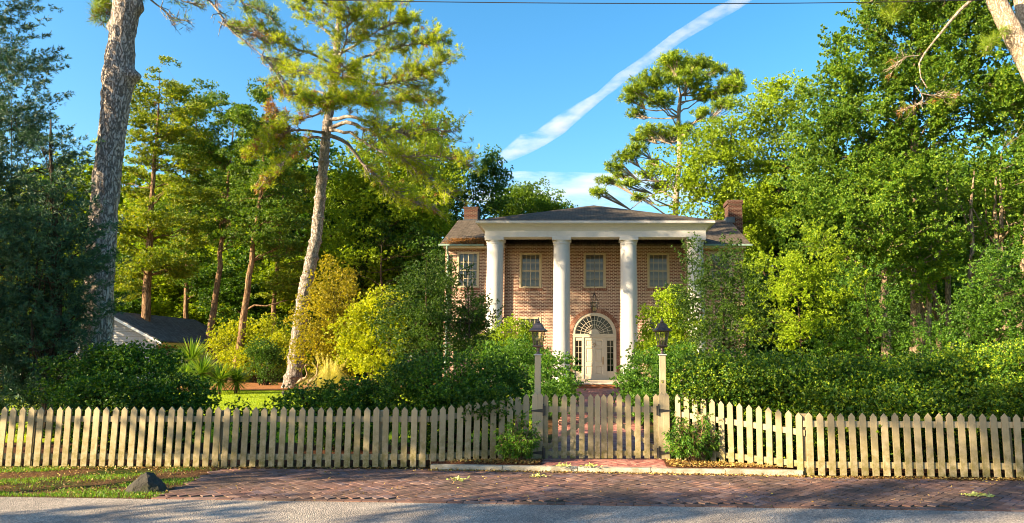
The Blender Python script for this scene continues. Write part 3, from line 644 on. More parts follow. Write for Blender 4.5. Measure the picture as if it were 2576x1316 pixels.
for i in range(5):
    for j in range(7):
        pan = i in (1, 3) and j in (1, 3, 5)
        if not pan: db.box(cols[i], cols[i+1], y+.03, y+.08, rows[j], rows[j+1])
        else:
            x0, x1, z0, z1 = cols[i], cols[i+1], rows[j], rows[j+1]; e = .03
            P = [(x0, y+.03, z0), (x1, y+.03, z0), (x1, y+.03, z1), (x0, y+.03, z1), (x0+e, y+.055, z0+e), (x1-e, y+.055, z0+e), (x1-e, y+.055, z1-e), (x0+e, y+.055, z1-e)]
            P += [(x0+2*e, y+.04, z0+2*e), (x1-2*e, y+.04, z0+2*e), (x1-2*e, y+.04, z1-2*e), (x0+2*e, y+.04, z1-2*e)]
            db.add(P, [(a, (a+1) % 4, (a+1) % 4+4, a+4) for a in range(4)] + [(a+4, (a+1) % 4+4, (a+1) % 4+8, a+8) for a in range(4)] + [(8, 9, 10, 11)])
dr = db.build('door', M['door_paint'], house)
MB().box(HX+.40, HX+.45, y+.005, y+.028, ZF+.75, ZF+1.13).build('handle', M['brass'], dr, bevel=.008)
MB().tube([(HX-.05, y+.015, ZF+1.72), (HX-.02, y-.02, ZF+1.78), (HX+.03, y-.02, ZF+1.78), (HX+.05, y+.015, ZF+1.72), (HX, y+.01, ZF+1.62)], .015, 8).build('knocker', M['brass'], dr)
# chimneys
cb = MB().box(-7.02, -6.02, 38.4, 39.4, 8.6, 10.42); cb.box(-7.08, -5.96, 38.34, 39.46, 10.1, 10.22).box(-6.95, -6.1, 38.45, 39.35, 10.42, 10.50)
cb = MB().box(-6.92, -6.14, 38.5, 39.3, 8.6, 10.2); cb.box(-6.97, -6.09, 38.45, 39.35, 10.2, 10.3)
c = cb.build('chimney', M['chimney_brick'], house); MB().box(-6.96, -6.1, 38.42, 39.38, 9.2, 9.55).build('flashing', M['flashing'], c)
cb = MB().box(8.06, 8.84, 37.5, 38.5, .1, 10.25); cb.box(8.0, 8.9, 37.45, 38.55, 10.25, 10.48)
c = cb.build('chimney', M['chimney_brick'], house); MB().box(7.94, 8.4, 37.46, 38.3, 9.18, 9.5).build('flashing', M['flashing'], c)
MB().box(-7.2, -6.55, 37.9, 39.3, 9.1, 9.35).box(-7.05, -6.7, 38.0, 39.2, 7.2, 9.1).build('cornice_return', M['cream_trim'], house)
for g0, g1 in ((-7.2, -4.95), (5.95, 8.3)): MB().box(g0, g1, 33.24, 33.35, 7.17, 7.26).build('gutter', M['copper_gutter'], house, bevel=.01)
MB().box(-7.0, -4.7, 33.36, 33.75, 7.08, 7.19).box(5.7, 8.0, 33.36, 33.75, 7.08, 7.19).build('eave_board', M['cream_trim'], house)
MB().tube([(-6.78, 33.3, 7.17), (-6.78, 33.32, 7.05), (-6.8, 33.68, 6.8), (-6.8, 33.68, 2.4), (-6.8, 33.66, .3)], .05, 10).build('downspout', M['copper_gutter'], house)
# pine straw lodged on the left roof
rg = np.random.default_rng(5); n = 5000
p = np.stack([-7.0 + 2.3*rg.beta(2.2, 1.2, n), 33.3 + .9*rg.random(n)**1.6, np.zeros(n)], 1); p[:, 2] = 7.30 + (p[:, 1]-33.35)*.46 + rg.random(n)*.03
ax = unit(np.stack([rg.normal(size=n), rg.normal(size=n)*.6, rg.normal(size=n)*.25], 1)); quads_obj('straw_debris', leafset(rg, p, ax, .17, .02), M['dead_needle'], house)
# hanging lantern
hl = thing('hanging_lantern', 'black cage lantern hanging on a long chain above the arched front door', 'lantern', (HX-.03, 31.7, 0))
MB().tube([(0, 0, 7.24), (0, 0, 4.64)], .008, 6).build('chain', M['black_iron'], hl)
b = MB()
for k in range(4):
    a = k*pi/2+.5; c_, s_ = cos(a), sin(a); b.tube([(.03*c_, .03*s_, 4.62), (.22*c_, .22*s_, 4.24), (.11*c_, .11*s_, 3.82)], .011, 6)
    a2 = a+pi/2
    for r, z in ((.22, 4.24), (.11, 3.82)): b.tube([(r*c_, r*s_, z), (r*cos(a2), r*sin(a2), z)], .011, 6)
b.lathe([(.001, 4.68), (.03, 4.66), (.05, 4.62), (.04, 4.58)], 10); b.lathe([(.001, 3.76), (.03, 3.79), (.11, 3.82)], 4, rot=.5)
b.build('cage', M['black_iron'], hl)
for k in range(4):
    a = k*pi/2+.5; b_ = a+pi/2
    if k == 0: gg = MB()
    gg.add([(.108*cos(a), .108*sin(a), 3.83), (.108*cos(b_), .108*sin(b_), 3.83), (.215*cos(b_), .215*sin(b_), 4.23), (.215*cos(a), .215*sin(a), 4.23)], [(0, 1, 2, 3)])
gg.build('glass', M['lantern_glass'], hl)
MB().lathe([(.02, 3.83), (.02, 3.98), (.012, 4.0)], 8, (.03, 0)).lathe([(.02, 3.83), (.02, 3.95), (.012, 4.0)], 8, (-.03, .02)).build('candle_cluster', M['candle'], hl)

# ------------------------------------------------------------------ neighbour house at left
P0 = at(276, 782, 36); PE = at(411, 855, 36); sx = P0[0]; hw = PE[0]-P0[0]; zr, ze = P0[2], PE[2]; yb = 43.5
nh = thing('siding_house', 'small house with pale grey siding gable and dark shingle roof behind the left trunks', 'house', (0, 0, 0))
b = MB(); zb = .2; yf = 36.0; wx = hw-.25; k = (zr-ze)/hw
b.add([(sx-wx, yf, zb), (sx+wx, yf, zb), (sx+wx, yf, zr-.12-k*wx), (sx, yf, zr-.12), (sx-wx, yf, zr-.12-k*wx)], [(0, 1, 2, 3, 4)])
# lap boards
z = zb
while z < zr-.2:
    half = min(wx, max(0, (zr-.16-z-.02)/k)); 
    if half > .1: b.add([(sx-half, yf-.035, z), (sx+half, yf-.035, z), (sx+min(half, max(0, (zr-.16-z-.13)/k)), yf-.004, z+.125), (sx-min(half, max(0, (zr-.16-z-.13)/k)), yf-.004, z+.125), (sx-half, yf-.002, z), (sx+half, yf-.002, z)], [(0, 1, 2, 3), (0, 4, 5, 1)])
    z += .13
b.build('gable_siding', M['siding'], nh)
MB().box(sx+wx-.02, sx+wx, yf+.01, yb, zb, ze-.02).build('wall', M['brick'], nh)
b = MB(); slab(b, [(sx, yf-.4, zr), (sx+hw+.15, yf-.4, zr-k*(hw+.15)), (sx+hw+.15, yb+.4, zr-k*(hw+.15)), (sx, yb+.4, zr)], .06); slab(b, [(sx-hw-.15, yf-.4, zr-k*(hw+.15)), (sx-.002, yf-.4, zr), (sx-.002, yb+.4, zr), (sx-hw-.15, yb+.4, zr-k*(hw+.15))], .06)
b.build('roof', M['grey_shingle'], nh)
b = MB(); slab(b, [(sx, yf-.42, zr-.065), (sx+hw+.15, yf-.42, zr-k*(hw+.15)-.065), (sx+hw+.15, yf-.36, zr-k*(hw+.15)-.065), (sx, yf-.36, zr-.065)], .14); slab(b, [(sx-hw-.15, yf-.42, zr-k*(hw+.15)-.065), (sx-.002, yf-.42, zr-.065), (sx-.002, yf-.36, zr-.065), (sx-hw-.15, yf-.36, zr-k*(hw+.15)-.065)], .14)
b.build('rake_board', M['siding_trim'], nh)
MB().box(sx+hw-.1, sx+hw+.12, yf-.36, yb+.3, ze-.32, ze-.11).build('fascia', M['olive_fascia'], nh)
vv = MB(); vx, vz = sx+.0, zr-1.0
vv.box(vx-.28, vx+.28, yf-.06, yf-.04, vz-.45, vz+.45)
vt = vv.build('vent', M['siding_trim'], nh); b = MB()
for i in range(8): b.box(vx-.22, vx+.22, yf-.075, yf-.062, vz-.38+i*.1, vz-.32+i*.1)
b.build('louvre', M['grey_trim'], vt)
wv = MB().box(sx+wx, sx+wx+.05, 37.3, 37.4, 1.0, 2.1).box(sx+wx, sx+wx+.05, 38.1, 38.2, 1.0, 2.1).box(sx+wx, sx+wx+.05, 37.4, 38.1, 2.0, 2.1).build('window', M['siding_trim'], nh)
MB().box(sx+wx+.001, sx+wx+.02, 37.4, 38.1, 1.0, 2.0).build('pane', M['dark_interior'], wv)
f = MB().box(sx-.2, sx+.35, yf-.06, yf-.04, .9, 1.75).build('window', M['siding_trim'], nh); MB().box(sx-.12, sx+.27, yf-.07, yf-.061, .98, 1.66).build('pane', M['dark_interior'], f)

# ------------------------------------------------------------------ vegetation
def limb_path(a, b, rg, sag=.12, n=5, kink=.06):
    a = np.array(a, float); b = np.array(b, float); L = np.linalg.norm(b-a); pts = []
    for i in range(n+1):
        s = i/n; p = a + (b-a)*s; p = p + np.array([0, 0, -sag*L*4*s*(1-s)*.5])
        if 0 < i < n: p = p + rg.normal(size=3)*kink*L*.5
        pts.append(p)
    return pts
def crown(rg, blobs, cr, n_leaf, L, W, dens=1.0, gap=.0, gscale=None, up=.25, flat=.6, inner=.45, kind='blob'):
    """blobs: list of (centre, radii); returns leaf faces and clump centres"""
    C = []; D = []
    sc = gscale or cr*5; nz = mknoise(rg, sc)
    for c, r in blobs:
        c = np.array(c, float); r = np.array(r, float)
        area = 4*pi*((r[0]*r[1])**1.6/3 + (r[0]*r[2])**1.6/3 + (r[1]*r[2])**1.6/3)**(1/1.6)
        n = max(4, int(area/(cr*cr*2.2)*dens)); d = rdir(rg, n); rr = inner + (1.04-inner)*rg.random((n, 1))**.55
        rr = rr * (1 + (.10 if cr > .15 else .16)*nz(d*r*2.3 + c)[:, None])
        p = c + d*r*rr; keep = nz(p) > gap*1.6 - 1.6 if gap else np.ones(n, bool)
        C.append(p[keep]); D.append(d[keep])
    C = np.concatenate(C); D = np.concatenate(D)
    if cr > .19:
        C = np.concatenate([C, C + rdir(rg, len(C))*cr*.9]); D = np.concatenate([D, D])
    n = len(C)
    n_leaf = int(n_leaf*1.55)
    sz = cr*rg.uniform(.55, 1.3, (n, 1))
    q = 6; m = max(1, n_leaf//q); idx0 = np.repeat(np.arange(n), m); N0 = n*m
    g = rg.normal(size=(N0, 3)); g = g/np.maximum(1, np.linalg.norm(g, axis=1, keepdims=True)/1.5)
    if kind == 'blob':
        p0 = C[idx0] + g*sz[idx0]*np.array([.62, .62, .62*flat]); a0 = unit(unit(g)*.6 + D[idx0]*.5 + np.array([0, 0, up]) + rdir(rg, N0)*.5)
    elif kind == 'spray':
        dr = unit(D*np.array([1, 1, .35]) + rdir(rg, n)*.45 + np.array([0, 0, up])); t_ = rg.random((N0, 1))
        p0 = C[idx0] + dr[idx0]*sz[idx0]*(t_-.3)*2.2 + g*sz[idx0]*.28*(1.15-t_); a0 = unit(dr[idx0] + rdir(rg, N0)*.5)
    else:
        p0 = C[idx0] + g*sz[idx0]*np.array([.75, .75, .17]); a0 = unit(D[idx0]*np.array([.5, .5, .2]) + rdir(rg, N0)*.5 + np.array([0, 0, .35]))
    idx = np.repeat(np.arange(N0), q); ax = unit(a0[idx] + rdir(rg, N0*q)*.95)
    return leafset(rg, p0[idx] + rdir(rg, N0*q)*L*.12, ax, L, W), C, sz[:, 0]
def vblob(u, v, ru, rv, Y, dy=None, oy=0):
    c = at(u, v, Y+oy); s = px(Y+oy); return (c, (ru*s, (dy if dy is not None else ru*s), rv*s))
SEED = [100]
def tree(name, label, cat, base, trunk, r0, blobs, cr, nl, L, W, leaf, barkm, limbs=18, dens=1., gap=.0, kind='blob', group=None, up=.25, flat=.6, inner=.45, limb_r=.35, gscale=None, twigs=True, taper=.08, crown_name='crown', wob=.03):
    SEED[0] += 1; rg = np.random.default_rng(SEED[0]); base = np.array(base, float)
    t = thing(name, label, cat, tuple(base), 0, group)
    V, C, sz = crown(rg, blobs, cr, nl, L, W, dens, gap, gscale, up, flat, inner, kind)
    V = V - base
    V = V[V[:, :, 2].min(1) > -.0]
    quads_obj(crown_name, V, M[leaf], t)
    trunk = [np.array(p, float) for p in trunk]
    tb = MB()
    if len(trunk) > 1:
        # resample
        seg = [np.linalg.norm(trunk[i+1]-trunk[i]) for i in range(len(trunk)-1)]; tot = sum(seg); n = max(6, int(tot/(r0*2.5+.25))); pts = []
        for k in range(n+1):
            d = tot*k/n; i = 0
            while i < len(seg)-1 and d > seg[i]: d -= seg[i]; i += 1
            pts.append(trunk[i] + (trunk[i+1]-trunk[i])*min(1, d/seg[i]))
        pts = np.array(pts); sm = pts.copy(); sm[1:-1] = (pts[:-2]+2*pts[1:-1]+pts[2:])/4; pts = sm + 0
        pts[1:-1] += rg.normal(size=(len(pts)-2, 3))*r0*.12
        rad = [r0*(1.0 - (1-taper)*k/n)*(1+.55*max(0, 1-k*(tot/n)/(r0*3+.05))) for k in range(n+1)]
        tb.tube([p-base for p in pts], rad, 12 if r0 > .12 else 7, wob=wob, rnd=random)
        if limbs:
            ids = rg.choice(len(C), min(limbs, len(C)), replace=False)
            for i in ids:
                c = C[i]; h = (pts[:, 2] < c[2] - .12*np.linalg.norm(pts[:, :2]-c[:2], axis=1)) & (pts[:, 2] > pts[0, 2] + tot*.12)
                cand = pts[h] if h.any() else pts[-3:]
                j = np.argmin(np.linalg.norm(cand-c, axis=1)); a = cand[j]; kk = np.argmin(np.linalg.norm(pts-a, axis=1)); ra = rad[kk]*limb_r
                LL = np.linalg.norm(c-a)
                if LL < .1: continue
                pp = limb_path(a, c, rg, sag=-.06, n=4); tb.tube([p-base for p in pp], [max(.006, ra*(1-.8*q/4)) for q in range(5)], 5, cap=False)
                if twigs:
                    near = np.argsort(np.linalg.norm(C-c, axis=1))[1:4]
                    for q in near: tb.tube([pp[3]-base, (pp[3]+C[q])/2-base+rg.normal(size=3)*.03*LL, C[q]-base], [ra*.35+.004, ra*.2+.003, .004], 4, cap=False)
    o = tb.build('trunk' if cat == 'tree' else 'stems', M[barkm], t, smooth=True)
    return t
def shrub(name, label, base_y, blobs, cr, nl, L, W, leaf, stems=8, cat='shrub', dens=1.0, gap=0., kind='blob', group=None, up=.3, flat=.8, inner=.55, barkm='dark_bark', sr=.03, gscale=None, tuft=False):
    c = np.mean([b[0] for b in blobs], axis=0); base = np.array([c[0], base_y, ground_z(c[0], base_y)])
    SEED[0] += 1; rg = np.random.default_rng(SEED[0])
    t = thing(name, label, cat, tuple(base), 0, group)
    if tuft:
        fill = [(c_, np.array(r_)*.86) for c_, r_ in blobs]
        V, C, sz = crown(rg, fill, .16, 36, L, W, 2.0, .2, gscale, up, flat, .6, kind)
        V2, C2, sz2 = crown(rg, blobs, .19, 66, L, W, 1.0, .8, .8, .5, .8, .88, kind); V = np.concatenate([V, V2])
    else: V, C, sz = crown(rg, blobs, cr, nl, L, W, dens, gap, gscale, up, flat, inner, kind)
    V = V - base; V = V[V[:, :, 2].min(1) > 0]
    quads_obj('foliage', V, M[leaf], t)
    tb = MB()
    for i in rg.choice(len(C), min(stems, len(C)), replace=False):
        a = base + np.array([rg.normal()*.12, rg.normal()*.12, -.02]); pp = limb_path(a, C[i], rg, sag=-.08, n=4); tb.tube([p-base for p in pp], [sr*(1-.18*q) for q in range(5)], 5, cap=False)
    tb.build('stems', M[barkm], t, smooth=True)
    return t
G = lambda u, Y: np.array([(u-CU)/CF*Y, Y, ground_z(0, Y)-.05])
exec_order = []
# --- boxwoods and hedge behind the fence
shrub('boxwood', 'large dark boxwood behind the left end of the fence, in front of the grey gable', 12.3,
      [vblob(225, 955, 95, 70, 12.3, .9), vblob(320, 945, 115, 66, 12.5, 1.0), vblob(445, 995, 72, 45, 12.2, .9), vblob(260, 1000, 110, 52, 11.3, .6), vblob(430, 1040, 90, 60, 12, .8), vblob(350, 905, 90, 30, 12.8, .8), vblob(320, 1090, 150, 70, 12.2, .8)],
        .17, 46, .046, .028, 'box_leaf', 26, dens=2.6, inner=.66, gap=.35, gscale=.6, tuft=True)
shrub('boxwood', 'broad dark boxwood leaning over the fence just left of the gate shrub', 12.0,
      [vblob(1130, 960, 150, 75, 12.1, 1.0), vblob(1040, 985, 85, 60, 12.0, .8), vblob(1240, 985, 95, 68, 12.0, .8), vblob(1150, 1020, 120, 50, 11.2, .6), vblob(1225, 1015, 60, 42, 11.1, .45), vblob(1160, 1080, 150, 75, 12.1, .8)],
      .17, 46, .046, .028, 'box_leaf', 24, dens=2.6, inner=.66, gap=.35, gscale=.6, tuft=True)
shrub('boxwood', 'low clipped boxwood behind the fence between the lawn gap and the broad boxwood', 12.6,
      [vblob(770, 1015, 60, 36, 12.6, .6), vblob(870, 1005, 70, 45, 12.7, .6), vblob(930, 1000, 60, 42, 12.5, .6), vblob(860, 1060, 130, 60, 12.5, .7)],
      .12, 28, .046, .028, 'box_leaf', 16, dens=1.7, inner=.7)
shrub('boxwood', 'tiny boxwood sprout seen over the pickets in the gap of lawn', 12.3,
      [vblob(602, 1035, 18, 32, 12.3, .15), vblob(680, 1030, 22, 22, 12.4, .15), vblob(640, 1075, 50, 40, 12.4, .3)], .08, 22, .035, .02, 'box_leaf', 10, dens=1.3)
hb = []
for k, (u, v, rv) in enumerate([(1745, 970, 70), (1810, 955, 62), (1900, 965, 60), (2000, 965, 66), (2100, 975, 72), (2210, 970, 72), (2320, 975, 75), (2430, 960, 85), (2530, 950, 92), (2640, 940, 95), (2760, 940, 95)]):
    hb.append(vblob(u, v, 74, rv, 11.35, .85)); hb.append(vblob(u+35, v+62, 66, 55, 10.3 if k > 3 else (10.75 if k == 3 else 11.35), .5)); hb.append(vblob(u+10, v+130, 70, 60, 11.3, .6))
    hb.append(vblob(u+50, v-15, 60, rv*.8, 12.3, .8))
shrub('boxwood_hedge', 'long thick green hedge behind the fence on the right', 11.5, hb, .17, 46, .047, .029, 'hedge_leaf', 60, cat='hedge', dens=2.4, inner=.66, gap=.4, gscale=.6, tuft=True)
# --- nandinas beside the walk and in front of the fence
shrub('nandina', 'feathery green shrub left of the brick walk, between the lantern post and the door', 17.5,
      [vblob(1390, 950, 55, 60, 17, .8), vblob(1310, 920, 70, 60, 18, .9), vblob(1420, 985, 30, 40, 16, .5), vblob(1260, 900, 60, 40, 19, .8), vblob(1370, 1010, 60, 40, 16, .6)], .2, 34, .07, .026, 'nandina_leaf', 16, dens=1.5, flat=.45, kind='plate')
shrub('nandina', 'feathery green shrub right of the brick walk, beside the right lantern post', 17.5,
      [vblob(1625, 945, 60, 55, 17, .8), vblob(1700, 930, 60, 60, 18, .8), vblob(1590, 975, 35, 45, 16.5, .5), vblob(1650, 1010, 70, 40, 16, .6)], .2, 34, .07, .026, 'nandina_leaf', 16, dens=1.5, flat=.45, kind='plate')
for lab, u, uw, v0, v1, Y in (('dark leafy shrub in front of the fence by the left gate post', 1300, 50, 1055, 1180, 10.62), ('sunlit leafy shrub in front of the fence by the right gate post', 1745, 56, 1035, 1165, 10.55)):
    SEED[0] += 1; rg = np.random.default_rng(SEED[0]); c = at(u, (v0+v1)/2, Y); base = np.array([c[0], Y, BEDZ+.02]); t = thing('nandina', lab, 'shrub', tuple(base), 0, 'leafy shrubs in front of the fence')
    tb = MB(); Ls = []; top = (at(u, v0, Y)[2]-BEDZ-.02)*1.13; W_ = uw*px(Y)*1.08
    for k in range(46):
        th = rg.uniform(0, 2*pi); rad = W_*sqrt(rg.random()); h = top*(1-.55*(rad/W_)**2)*rg.uniform(.55, 1.0); tip = np.array([rad*cos(th), rad*sin(th)*.62, h])
        pp = limb_path([tip[0]*.12, tip[1]*.12, -.02], tip, rg, sag=-.1, n=4); tb.tube(pp, [.006, .006, .005, .004, .003], 5, cap=False)
        for j in range(7):
            s = .35+.65*j/6; q = pp[0] + (tip-pp[0])*s; dr = unit(np.array([cos(th+rg.normal()*1.3), sin(th+rg.normal()*1.3)*.8, rg.uniform(-.1, .5)])); e = q + dr*rg.uniform(.08, .16)
            tb.tube([q, e], [.0025, .0015], 4, cap=False)
            m = 11; pos = q + (e-q)*rg.uniform(.25, 1, (m, 1)); ax = unit(dr*.7 + rdir(rg, m)*.8 + np.array([0, 0, -.15])); Ls.append(leafset(rg, pos, ax, .062, .02, bend=.25))
    quads_obj('foliage', np.concatenate(Ls), M['nandina_leaf'], t); tb.build('stems', M['cedar_bark'], t)

# --- mid ground shrubs
shrub('yellow_shrub', 'bright yellow lit shrub in the middle of the garden, right of the pampas grass', 25,
      [vblob(935, 800, 50, 60, 25, 1.0), vblob(905, 860, 60, 60, 25, 1.0), vblob(960, 880, 60, 70, 24.5, 1.0), vblob(975, 790, 45, 50, 25.5, 1.0)], .30, 40, .085, .05, 'yellow_leaf', 20, dens=1.5, gscale=1.2, flat=.7)
shrub('orange_shrub', 'golden orange shrub behind the crane sculptures, right of the ringed pine trunk', 28,
      [vblob(800, 800, 55, 60, 28, 1.2), vblob(850, 760, 55, 60, 28.5, 1.2), vblob(790, 880, 50, 60, 27.5, 1.0), vblob(860, 860, 60, 70, 28, 1.2), vblob(835, 700, 45, 50, 29, 1.)], .32, 38, .085, .04, 'orange_leaf', 22, dens=1.3, gscale=1.2, flat=.6)
tree('holly_tree', 'dark rounded holly tree left of the house behind the broad boxwood', 'tree', G(1085, 22), [G(1085, 22), at(1075, 800, 22), at(1070, 700, 22)], .09,
     [vblob(1070, 740, 75, 80, 22, 1.2), vblob(1010, 820, 65, 70, 22, 1.0), vblob(1130, 820, 75, 70, 22, 1.1), vblob(1190, 850, 60, 50, 21.5, 1.0), vblob(1060, 870, 80, 45, 22, 1.0), vblob(1110, 690, 45, 45, 22.5, .8), vblob(1180, 790, 50, 45, 22, .8)], .24, 34, .065, .034, 'holly_leaf', 'dark_bark', 26, dens=1.35, gap=.75, gscale=1.0)
tree('young_holly', 'thin young dark holly standing in front of the left brick wing', 'tree', G(1185, 21), [G(1185, 21), at(1180, 780, 21), at(1172, 670, 21)], .04,
     [vblob(1172, 700, 16, 40, 21, .35), vblob(1185, 770, 38, 55, 21, .5), vblob(1230, 790, 34, 45, 21, .5), vblob(1145, 800, 30, 50, 21, .4)], .13, 16, .055, .028, 'holly_leaf', 'dark_bark', 34, dens=.8, gap=.6, gscale=.7, kind='spray', up=.9, limb_r=.4)
shrub('rounded_shrub', 'rounded green shrub with yellow top below the lower left window', 26,
      [vblob(1285, 845, 50, 38, 26, 1.0), vblob(1330, 870, 35, 30, 25.5, .8), vblob(1240, 875, 50, 35, 26, .9), vblob(1290, 900, 70, 35, 25, .9)], .25, 36, .07, .04, 'bright_leaf', 14, dens=1.4)
shrub('yellow_shrub', 'yellow green shrub in front of the right part of the porch', 24,
      [vblob(1690, 770, 38, 40, 24, .8), vblob(1660, 830, 50, 55, 24, .9), vblob(1720, 830, 45, 60, 24.3, .9), vblob(1640, 880, 40, 40, 23.5, .8), vblob(1700, 890, 60, 45, 23.5, .8)], .24, 38, .075, .042, 'bright_leaf', 20, dens=1.35, gscale=1.0, flat=.7, up=.5)
tree('tall_shrub', 'tall open dark green shrub hiding the rightmost white column', 'tree', G(1815, 20), [G(1815, 20), at(1820, 800, 20), at(1825, 690, 20)], .07,
     [vblob(1800, 680, 65, 55, 20, .9), vblob(1740, 740, 48, 50, 20, .8), vblob(1860, 740, 60, 70, 20, .9), vblob(1790, 800, 75, 70, 20, 1.0), vblob(1880, 830, 70, 70, 20, 1.0), vblob(1770, 870, 60, 45, 20, .8), vblob(1740, 640, 22, 32, 20, .4), vblob(1840, 630, 20, 28, 20, .4)], .2, 26, .06, .03, 'holly_leaf', 'dark_bark', 40, dens=1.2, gap=.65, gscale=.9, kind='spray', up=.6)
for nm, lab, u, Y, bl, leaf in (
    ('understory_tree', 'yellow green understory tree behind the hedge, just right of the house', 2010, 24, [(1950, 700, 75, 75), (2040, 640, 75, 70), (2020, 750, 90, 80), (1940, 820, 80, 60), (2050, 840, 90, 60), (2110, 720, 60, 70)], 'bright_leaf'),
    ('understory_tree', 'second yellow green understory tree behind the hedge, below the ginkgo', 2180, 23, [(2170, 740, 70, 65), (2190, 820, 80, 60), (2120, 860, 80, 45), (2240, 860, 70, 50)], 'dark_broad_leaf'),
    ('understory_tree', 'dark understory tree behind the far right end of the hedge', 2480, 22, [(2420, 800, 70, 60), (2500, 740, 80, 80), (2480, 830, 90, 55), (2570, 790, 80, 80), (2340, 850, 60, 45), (2640, 760, 80, 120), (2540, 660, 70, 60)], 'dark_broad_leaf')):
    tree(nm, lab, 'tree', G(u, Y), [G(u, Y), at(u+5, 850, Y), at(u-5, 720, Y)], .09, [vblob(a, b, c, d, Y, 1.2) for a, b, c, d in bl], .26, 34, .07, .042, leaf, 'dark_bark', 30, dens=1.15, gap=.75, gscale=1.1, kind='spray', up=.35)
shrub('spreading_shrub', 'yellow lit spreading shrub behind the left pine trunks', 37,
      [vblob(590, 860, 50, 45, 37, 1.3), vblob(660, 850, 60, 50, 37, 1.3), vblob(700, 890, 40, 50, 36, 1.0), vblob(620, 910, 70, 35, 36, 1.2)], .36, 40, .10, .055, 'yellow_leaf', 20, dens=1.4, gscale=1.5)
shrub('rounded_shrub', 'rounded green shrub at the foot of the ringed pine trunk', 32.5,
      [vblob(675, 915, 38, 45, 32.5, .8), vblob(660, 880, 32, 28, 32.5, .7)], .22, 36, .07, .04, 'dark_broad_leaf', 14, dens=1.4)
# pampas
def pampas():
    rg = np.random.default_rng(55); Y = 26; b = G(835, Y); t = thing('pampas_grass', 'pale sunlit clump of pampas grass beside the crane sculptures', 'grass clump', tuple(b)); n = 1100; F_ = []
    th = rg.uniform(0, 2*pi, n); out = rg.uniform(.2, 1.35, n)**1.0; h = rg.uniform(.75, 1.25, n)*(1.25-.35*out); k = 6
    P = np.zeros((k+1, n, 3))
    for i in range(k+1):
        s = i/k; P[i, :, 0] = .2*np.cos(th)*(1-s) + out*np.cos(th)*s**1.3; P[i, :, 1] = .2*np.sin(th)*(1-s) + out*np.sin(th)*s**1.3; P[i, :, 2] = h*(2.2*s - 1.75*s*s*(.6+.4*out/1.3))*.95
    P[:, :, 2] = np.maximum(P[:, :, 2], .01); sd = np.stack([-np.sin(th), np.cos(th), np.zeros(n)], 1)*.007
    for i in range(k):
        w0, w1 = 1-.13*i, 1-.13*(i+1); V = np.stack([P[i]-sd*w0, P[i]+sd*w0, P[i+1]+sd*w1, P[i+1]-sd*w1], 1); F_.append(V)
    quads_obj('blades', np.concatenate(F_), M['pampas_blade'], t)
    pl = []
    for j in range(16):
        a = rg.uniform(0, 2*pi); tip = np.array([.75*cos(a)*rg.random(), .6*sin(a), rg.uniform(1.2, 1.55)]); m = 60; pos = tip*(rg.uniform(.75, 1, (m, 1))); pl.append(leafset(rg, pos, unit(tip/2+rdir(rg, m)*.6), .08, .012))
    quads_obj('plumes', np.concatenate(pl), M['pampas_blade'], t)
pampas()
# yuccas
def yucca(u, v, Y, s, lab, h=.0):
    SEED[0] += 1; rg = np.random.default_rng(SEED[0]); c = at(u, v, Y); gz = ground_z(c[0], Y); t = thing('yucca', lab, 'yucca', (c[0], Y, gz), 0, 'yuccas under the trees'); hh = c[2]-gz
    MB().tube([(0, 0, -.03), (0, 0, hh)], [.07, .05], 8).build('trunk', M['cedar_bark'], t, smooth=True)
    n = 300; d = rdir(rg, n); d[:, 2] = np.where(rg.random(n) < .7, np.abs(d[:, 2]), -np.abs(d[:, 2])*.8); L = s*rg.uniform(.75, 1.05, (n, 1)); side = unit(np.cross(d, [0, 0, 1]) + rdir(rg, n)*.2)*.019
    p0 = np.array([0, 0, hh]) + d*.04; p1 = p0+d*L*.5; p2 = p0+d*L - np.array([0, 0, .04])*L
    V = np.concatenate([np.stack([p0-side*.7, p0+side*.7, p1+side, p1-side], 1), np.stack([p1-side, p1+side, p2+side*.08, p2-side*.08], 1)]); V = V[V[:, :, 2].min(1) > -.01]; quads_obj('leaves', V, M['yucca_blade'], t)
yucca(482, 905, 26.5, .95, 'tallest yucca with a round head in front of the small brick wall')
yucca(508, 940, 25, .80, 'yucca leaning at the middle of the group, left of the second tree trunk')
yucca(553, 955, 25, .70, 'low yucca right of the middle one, under the tree trunks')
yucca(595, 958, 25.5, .66, 'rightmost low yucca at the edge of the lawn')
yucca(432, 925, 26.5, .6, 'small pale yucca at the left end of the group behind the boxwood')
yucca(465, 948, 25.5, .6, 'small pale yucca just above the left boxwood')
